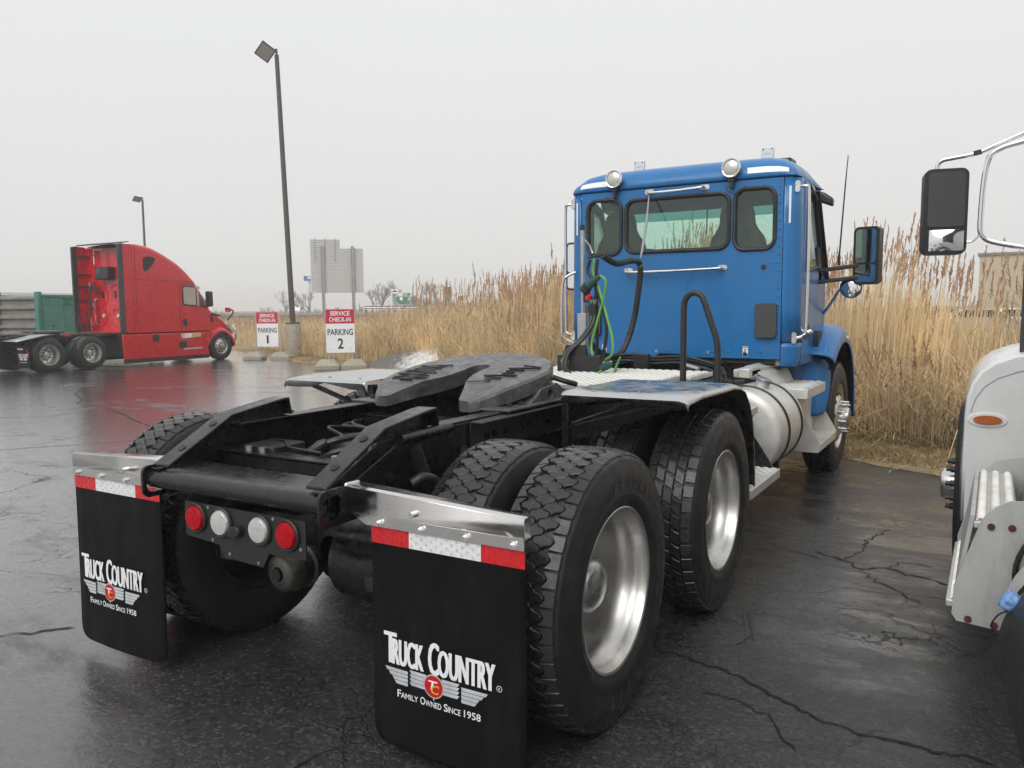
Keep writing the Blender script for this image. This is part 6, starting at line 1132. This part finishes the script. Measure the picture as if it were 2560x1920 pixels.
def box_trailer():
    q = at_depth(-42, 800, 58); s = tag(empty('box_trailer', (q.x, q.y, -.43), .15), 'pale box trailer just showing at the left edge of the picture', 'trailer')
    b = MB().box(-1.25, 1.25, 0, 9, 1.1, 3.4).build('trailer_box', 'white_paint', s, bevel=.02)
    for x in (-1.2, 1.2): MB().box(x-.06, x+.06, -.05, .03, 1.0, 3.42).build('door_post', 'grey_gate', s, bevel=.01)
    MB().box(-1.2, 1.2, -.04, .02, 1.0, 1.15).build('rear_sill', 'black_grime', s); MB().box(-1.1, 1.1, -.05, 0, .5, .62).build('underride_bar', 'black_grime', s)
    for sg in (1, -1):
        for y in (1.2, 2.5): wheel(s, sg*1.05, y, .5, sg, 'drive10', 'tread_lug')
box_trailer()
# ------------------------------------------------------------------ motorway and everything beyond
def P(u, d, z=None):
    """Ground position d metres away along the sight line of photo column u."""
    q = at_depth(u, 780, d); return Vector((q.x, q.y, z if z is not None else q.z))
RD_A, RD_B = P(-1500, 76), P(4200, 76); RDIR = (RD_B-RD_A).normalized(); RNRM = Vector((-RDIR.y, RDIR.x, 0)); RDZ = 1.05
def motorway():
    for nm, mt, off in (('embankment', 'soil', [(-13, -.6), (-9, .1), (-6.2, RDZ-.06), (62, RDZ-.06), (70, -.3)]), ('road', 'gravel', [(-5.6, RDZ-.02), (60, RDZ-.02)])):
        rows = [[RD_A+(RD_B-RD_A)*f+RNRM*d+Vector((0, 0, z-RD_A.z)) for f in np.linspace(0, 1, 25)] for d, z in off]
        rows = [[(p.x, p.y, zz) for p in r] for r, (d, zz) in zip(rows, off)]
        tag(MB().loft(rows, closed=False).build(nm, mt), kind='structure')
    # guard rail along the near shoulder
    g = tag(empty('guard_rail', P(1000, 70, RDZ)), 'grey steel guard rail along the near edge of the raised road', 'guard rail')
    o = g.location; mid = P(1050, 70, RDZ); a, b = P(700, 70.2, RDZ)-o, P(1450, 70.2, RDZ)-o
    MB().prism([(-.02, .45), (.02, .50), (-.02, .58), (.02, .66), (-.02, .75), (-.04, .75), (0, .66), (-.04, .58), (0, .50), (-.04, .45)], 'x', -3, 9).build('rail_beam', 'galvanised', g); g.children[0].rotation_euler = (0, 0, math.atan2(RDIR.y, RDIR.x)); ps = None
    for i in range(7):
        p = Vector((RDIR.x, RDIR.y, 0))*(-3+2*i)
        if ps is None: ps = MB().box(-.07, .07, .03, .15, -.3, .72).build('rail_post', 'wood_post', g, loc=p)
        else: inst('rail_post', ps, g, p)
motorway()
def fence():
    g = tag(empty('mesh_fence', P(1190, 46, -.2)), 'chain link fence with steel posts in the reeds beside the road', 'fence'); d = (P(1300, 46)-P(1050, 46)); L_ = d.length; rz = math.atan2(d.y, d.x); g.rotation_euler = (0, 0, rz); n = 5; H = 2.05
    for i in range(n+1): x = -L_*.55+L_*1.2*i/n; MB().tube([(x, 0, 0), (x, 0, H+.05)], .035, 8).build('fence_post', 'galvanised', g)
    MB().tube([(-L_*.55, 0, H), (L_*.65, 0, H)], .022, 8).build('top_tube', 'galvanised', g); mb = MB(); x = -L_*.55
    while x < L_*.65-.2:
        for sg in (1, -1):
            a = x if sg > 0 else x+H; b = x+H if sg > 0 else x
            if b > L_*.65 or a > L_*.65: continue
            mb.bar((a, 0, .0), (b, 0, H), .006, .006, (0, 1, 0))
        x += .12
    w = mb.build('wire_mesh', 'galvanised', g, smooth=0); w['kind'] = 'stuff'
fence()
def big_sign():
    d = 52.0; c = P(846, d, 0); k = d/FPX; g = tag(empty('road_sign', (c.x, c.y, -.3), YAW+.20), 'large motorway sign seen from behind, ribbed aluminium with two steel posts', 'sign')
    zc = lambda v: CAM.z+(772-v)*k+.3+ (0.0)
    W = 128*k; z0, z1, z2 = zc(731), zc(619), zc(597); x0, x1 = -W/2, W/2; nrow = 26; h = (z1-z0)/nrow; pl = None
    for i in range(nrow):
        q = (0, 0, z0+i*h)
        if pl is None: pl = MB().prism([(0, .002), (.11, .002), (.11, h*.62), (.015, h*.66), (.015, h-.002), (0, h-.002)], 'x', x0, x1).build('aluminium_plank', 'sign_back', g, loc=q); pl.rotation_euler = (0, 0, 0)
        else: inst('aluminium_plank', pl, g, q)
    p2 = None; n2 = int((z2-z1)/h)
    for i in range(n2):
        q = (0, 0, z1+i*h)
        if p2 is None: p2 = MB().prism([(0, .002), (.11, .002), (.11, h*.62), (.015, h*.66), (.015, h-.002), (0, h-.002)], 'x', x0, x0+W*.56).build('aluminium_plank', 'sign_back', g, loc=q)
        else: inst('aluminium_plank', p2, g, q)
    for f in (.23, .80): x = x0+W*f; MB().box(x-.10, x-.085, -.22, -.06, -.2, z1+.1).box(x+.085, x+.10, -.22, -.06, -.2, z1+.1).box(x-.1, x+.1, -.15, -.13, -.2, z1+.1).build('sign_post', 'galvanised', g)
    for f in (.09, .28, .47): x = x0+W*f; MB().box(x-.035, x+.035, -.13, -.06, z1-.95, z2).build('stiffener', 'galvanised', g)
    for o in g.children:
        if o.name.startswith('aluminium_plank'): o.rotation_euler = (0, 0, PI); o.location.x = (x0+x1)-0 if False else 0
    for o in g.children:
        if o.name.startswith('aluminium_plank') and o.data is p2.data: o.location.x = x0+(x0+W*.56)
big_sign()
def road_sign(u, v0, v1, w_px, d, mt, label, name='road_sign', text=None, posts=2, tab=None, rz=YAW):
    k = d/FPX; c = P(u, d, 0); W = w_px*k; z0, z1 = CAM.z+(771-v1)*k, CAM.z+(771-v0)*k; g = tag(empty(name, (c.x, c.y, 0), rz), label, 'sign')
    b = MB().box(-W/2, W/2, -.02, .02, z0, z1).build('board', mt, g)
    if mt == 'sign_green': MB().prism(rrect(-W/2+.03, W/2-.03, z0+.03, z1-.03, .08), 'y', -.024, -.021, holes=[rrect(-W/2+.07, W/2-.07, z0+.07, z1-.07, .06)]).build('border', 'white_print', b)
    for x in ((-W*.3, W*.3) if posts == 2 else (0,)): MB().box(x-.07, x+.07, .02, .14, -.5, z1).build('post', 'galvanised', g)
    return g, b, W, z0, z1, k
ux, uy = (1, 0, 0), (0, 0, 1)
g, b, W, z0, z1, k = road_sign(1008, 738, 761, 41, 92, 'sign_green', 'small green exit sign with white arrow beyond the reeds'); tb = MB().box(W*.0, W*.45, -.02, .02, z1+.02, z1+.33).build('exit_tab', 'sign_green', g); mb = MB(); put_text(mb, 'EXIT', (W*.18, -.025, z1+.08), ux, uy, .18, .5, .02); put_text(mb, 'K', (-W*.33, -.025, z0+.12), ux, uy, .25, None, .02); mb.add([(W*.28, -.025, z1-.55), (W*.31, -.025, z1-.58), (W*.40, -.025, z1-.30), (W*.37, -.025, z1-.27)], [(0, 1, 2, 3)]); mb.add([(W*.30, -.026, z1-.25), (W*.42, -.026, z1-.40), (W*.43, -.026, z1-.20)], [(0, 1, 2)]); mb.build('lettering', 'white_print', b, smooth=0); MB().prism(circle(-W*.1, z1-.33, .2, 16), 'y', -.026, -.022).build('route_shield', 'white_print', b)
g, b, W, z0, z1, k = road_sign(988, 721, 732, 18, 110, 'sign_white', 'small white advertising board with a black emblem beyond the exit sign', 'billboard'); MB().box(-W*.4, W*.4, -.03, -.022, z0+.2, z0+.34).build('black_band', 'black_print', b); MB().prism(circle(0, z1-.2, .12, 12), 'y', -.03, -.022).build('emblem', 'black_print', b)
g, b, W, z0, z1, k = road_sign(776, 687, 699, 28, 105, 'sign_blue', 'blue roadside sign half hidden behind the big ribbed sign', 'billboard', posts=1); mb = MB(); put_text(mb, 'BEL', (0.12, -.025, z0+.25), ux, uy, .32, .72, .03); mb.build('lettering', 'white_print', b, smooth=0); MB().box(-.2, W/2, -.02, .02, z0-.28, z0-.06).build('lower_board', 'grey_print', g)
g, b, W, z0, z1, k = road_sign(1036, 740, 765, 7, 88, 'sign_blue', 'narrow blue route marker right of the green exit sign', posts=1)
q = P(1121, 44, -.2); tg = tag(empty('timber_post', q), 'square grey timber post standing among the reeds', 'post'); MB().box(-.13, .13, -.13, .13, 0, 2.85).build('post_shaft', 'wood_post', tg, bevel=.02); MB().box(-.15, .15, -.15, .15, 2.85, 2.90).build('post_cap', 'wood_post', tg, bevel=.01)
def small_car(pos, rz, label, mt='white_paint', L_=4.5, group='cars beyond the reeds'):
    g = tag(empty('car', pos, rz), label, 'car', group); prof = [(-L_/2, .45), (-L_/2+.05, .85), (-L_*.36, .95), (-L_*.22, 1.40), (L_*.12, 1.42), (L_*.26, .98), (L_*.46, .82), (L_/2, .55), (L_/2-.05, .3), (-L_/2+.05, .3)]
    MB().prism(prof, 'x', -.88, .88).build('body', mt, g, bevel=.10, seg=3); win = [(-L_*.33, .98), (-L_*.21, 1.34), (L_*.11, 1.36), (L_*.23, 1.0)]
    for sg in (1, -1):
        MB().prism(win, 'x', *sorted((sg*.86, sg*.885))).build('side_window', 'smoked_glass', g)
        for y in (-L_*.3, L_*.3): t = MB().lathe([(-.1, .2), (-.1, .31), (.1, .31), (.1, .2)], 'x', (sg*.80, y, .32), 20).build('wheel', 'rubber', g); MB().lathe([(.09, .0), (.10, .18), (.08, .2)], 'x', (sg*.80 if sg > 0 else sg*.80-.19, y, .32), 14).build('rim', 'steel', t)
    MB().box(-.7, .7, -L_/2-.02, -L_/2+.05, .6, .72).build('tail_lamps', 'red_lens', g); return g
hz = math.atan2(RDIR.y, RDIR.x)-PI/2
small_car(P(744, 165, .62), YAW, 'small white car far off between the lamp post and the big sign')
def far_truck():
    q = P(1150, 128, RDZ); g = tag(empty('lorry', q, hz+2.5), 'white tanker lorry passing on the raised road', 'lorry'); 
    MB().loft([[(a, y, b) for a, b in rrect(-1.0, 1.0, .9, 2.3, .5)] for y in (-.2, 3.2)]).build('load_body', 'white_paint', g, smooth=50); MB().loft([[(a, y, b) for a, b in rrect(-1.15, 1.15, .6, h, .25)] for y, h in ((-2.9, 1.3), (-2.2, 1.5), (-2.0, 2.7), (-.5, 2.75))]).build('cab', 'white_paint', g, smooth=50)
    for sg in (1, -1):
        MB().box(*sorted((sg*1.14, sg*1.17)), -1.75, -.9, 1.75, 2.4).build('side_window', 'smoked_glass', g)
        for y in (-2.3, 1.6, 2.8): wheel(g, sg*1.0, y, .5, sg, 'drive10', 'tread_lug')
    MB().box(-.5, .5, -2.9, 3.2, .6, .95).build('chassis', 'black_grime', g); MB().box(-1.0, 1.0, -2.04, -1.99, 1.8, 2.5).build('windscreen', 'smoked_glass', g)
far_truck()
def bare_tree(rnd, h, r0=.16, spread=1.0, levels=4, multi=1, base_len=.30):
    """Trunk mesh and crown mesh of a leafless tree of height h."""
    tr, cr = MB(), MB()
    def grow(mb, p, d, L_, r, lv):
        seg = 3; pts = [p]; dd = d
        for i in range(seg): dd = (dd+Vector((rnd.uniform(-1, 1), rnd.uniform(-1, 1), rnd.uniform(-.2, .5)))*.16).normalized(); pts.append(pts[-1]+dd*L_/seg)
        mb.tube(pts, [r*(1-.45*i/seg) for i in range(seg+1)], 3 if lv < levels-1 else 6, caps=False)
        if lv == 0: return
        n = rnd.randint(3, 4) if lv > 1 else rnd.randint(4, 6)
        for i in range(n):
            f = rnd.uniform(.35, 1); k = min(seg-1, int(f*seg)); b = pts[k]+(pts[k+1]-pts[k])*(f*seg-k); a = rnd.uniform(0, 2*PI); e = rnd.uniform(.35, .95)*spread; o = dd.orthogonal().normalized(); o.rotate(Matrix.Rotation(a, 3, dd)); nd = (dd*math.cos(e)+o*math.sin(e)+Vector((0, 0, .18))).normalized(); grow(cr, b, nd, L_*rnd.uniform(.55, .8), max(.006*h/8, r*rnd.uniform(.42, .6)), lv-1)
    for m_ in range(multi):
        d = Vector((rnd.uniform(-.25, .25)*(multi > 1), rnd.uniform(-.25, .25)*(multi > 1), 1)).normalized(); grow(tr, Vector((rnd.uniform(-.3, .3)*(multi > 1), 0, -.1)), d, h*base_len, r0, levels)
    return tr, cr
def tree(name, pos, h, label, group=None, seed=1, mt='far_bark', cat='tree', **kw):
    tr, cr = bare_tree(random.Random(seed), h, **kw); g = tag(empty(name, pos), label, cat, group); tr.build('trunk', mt, g, smooth=0); cr.build('crown', mt, g, smooth=0); return g
G_ = 'bare trees beyond the motorway'
tree('bare_tree', P(955, 150, .2), 10.5, 'tall bare tree rising left of the white advertising board', G_, 3, r0=.22, levels=5, spread=.8); tree('bare_tree', P(990, 160, .2), 10, 'tall bare tree directly behind the white advertising board', G_, 4, r0=.22, levels=5, spread=.8); tree('bare_tree', P(930, 170, .2), 9.5, 'bare tree close to the right edge of the ribbed sign', G_, 5, r0=.2, levels=5, spread=.8)
tree('bare_tree', P(1075, 190, .2), 10.5, 'bare tree top showing above the hazy wood', G_, 6, r0=.22, levels=5, spread=.8); tree('bare_tree', P(777, 120, .2), 6.5, 'slim bare tree under the blue roadside sign', G_, 7, r0=.12, levels=5, spread=.7); tree('bare_tree', P(716, 170, .2), 7.5, 'rounded bare tree just left of the tall lamp post', G_, 8, r0=.18, levels=5, spread=.95); tree('bare_tree', P(746, 175, .2), 8.0, 'rounded bare tree just right of the tall lamp post', G_, 9, r0=.18, levels=5, spread=.95)
B_ = 'bare bushes around the reeds'
tree('bare_bush', P(548, 60, -.45), 2.9, 'leafless bush behind the bonnet of the red truck', B_, 21, 'bark', 'bush', r0=.03, levels=4, multi=7, spread=.7); tree('bare_bush', P(1082, 34, -.2), 2.3, 'dark leafless bush among the reeds below the motorway', B_, 22, 'bark', 'bush', r0=.025, levels=4, multi=6, spread=.8); tree('bare_bush', P(1262, 28, -.1), 3.3, 'thin leafless sapling clump beside the left edge of the blue cab', B_, 23, 'bark', 'bush', r0=.02, levels=4, multi=5, spread=.6)
tree('bare_bush', Vector((2.35, 6.6, -.02)), 1.0, 'thin branching twig leaning out of the reeds by the white truck', B_, 24, 'bark', 'bush', r0=.007, levels=3, multi=2, spread=.8); tree('bare_bush', P(2620, 16, 0), 3.2, 'bare sapling seen through the round mirror frame', B_, 25, 'bark', 'bush', r0=.02, levels=4, multi=3, spread=.8)
def wood():
    """Far wood that reads as one grey mass."""
    rnd = random.Random(40); V = MB()
    base = [bare_tree(random.Random(60+i), 1., r0=.02, levels=4, spread=.8, base_len=.3) for i in range(5)]
    for i in range(120):
        u = rnd.uniform(1000, 1750) if i < 85 else rnd.uniform(640, 960); d = rnd.uniform(185, 240); p = P(u, d, .2); h = rnd.uniform(6.5, 9.5) if u > 1000 else rnd.uniform(2.5, 4.5); a = rnd.uniform(0, 2*PI); c, s_ = math.cos(a)*h, math.sin(a)*h
        for mb in base[i % 5]: V.add([(p.x+x*c-y*s_, p.y+x*s_+y*c, p.z+z*h) for x, y, z in mb.v], mb.f)
    tag(V.build('far_wood', 'far_bark', smooth=0), 'hazy grey wood of bare trees on the horizon', 'trees', kind='stuff')
wood()
def hall():
    q = P(2600, 62, -.2); g = tag(empty('warehouse', q, -.02), 'long beige flat roofed building behind the reeds at the right', 'building'); MB().box(-4.2, 40, 0, 20, 0, 5.6).build('wall', 'beige_wall', g); MB().box(-4.35, 40.1, -.15, 20.1, 5.6, 5.8).build('roof_edge', 'grey_gate', g)
    for x in (0, 8, 16, 24): MB().box(x, x+3.2, -.06, .02, 0, 3.6).build('loading_door', 'sign_white', g)
hall()
for i, (u, d, mt, lb) in enumerate(((2430, 40, 'car_silver', 'silver car parked behind the reeds between the two trucks'), (2530, 42, 'white_paint', 'white car parked behind the reeds in front of the beige building'), (2360, 44, 'car_dark', 'dark car parked behind the reeds nearest the blue truck'))): small_car(P(u, d, -.1), YAW+1.2, lb, mt)
# ------------------------------------------------------------------ damp air
hz_m = bpy.data.materials.new('haze'); hz_m.use_nodes = True; t = hz_m.node_tree; t.nodes.clear(); pv = t.nodes.new('ShaderNodeVolumePrincipled'); pv.inputs['Density'].default_value = .0019; pv.inputs['Color'].default_value = (.985, .985, .98, 1); pv.inputs['Anisotropy'].default_value = .15; mo = t.nodes.new('ShaderNodeOutputMaterial'); t.links.new(pv.outputs[0], mo.inputs['Volume'])
hb = MB().box(-950, 950, -950, 1050, -2.2, 14.5); ho = hb.build('haze', hz_m, smooth=0); tag(ho, 'pale damp haze filling the air', 'haze', kind='stuff')
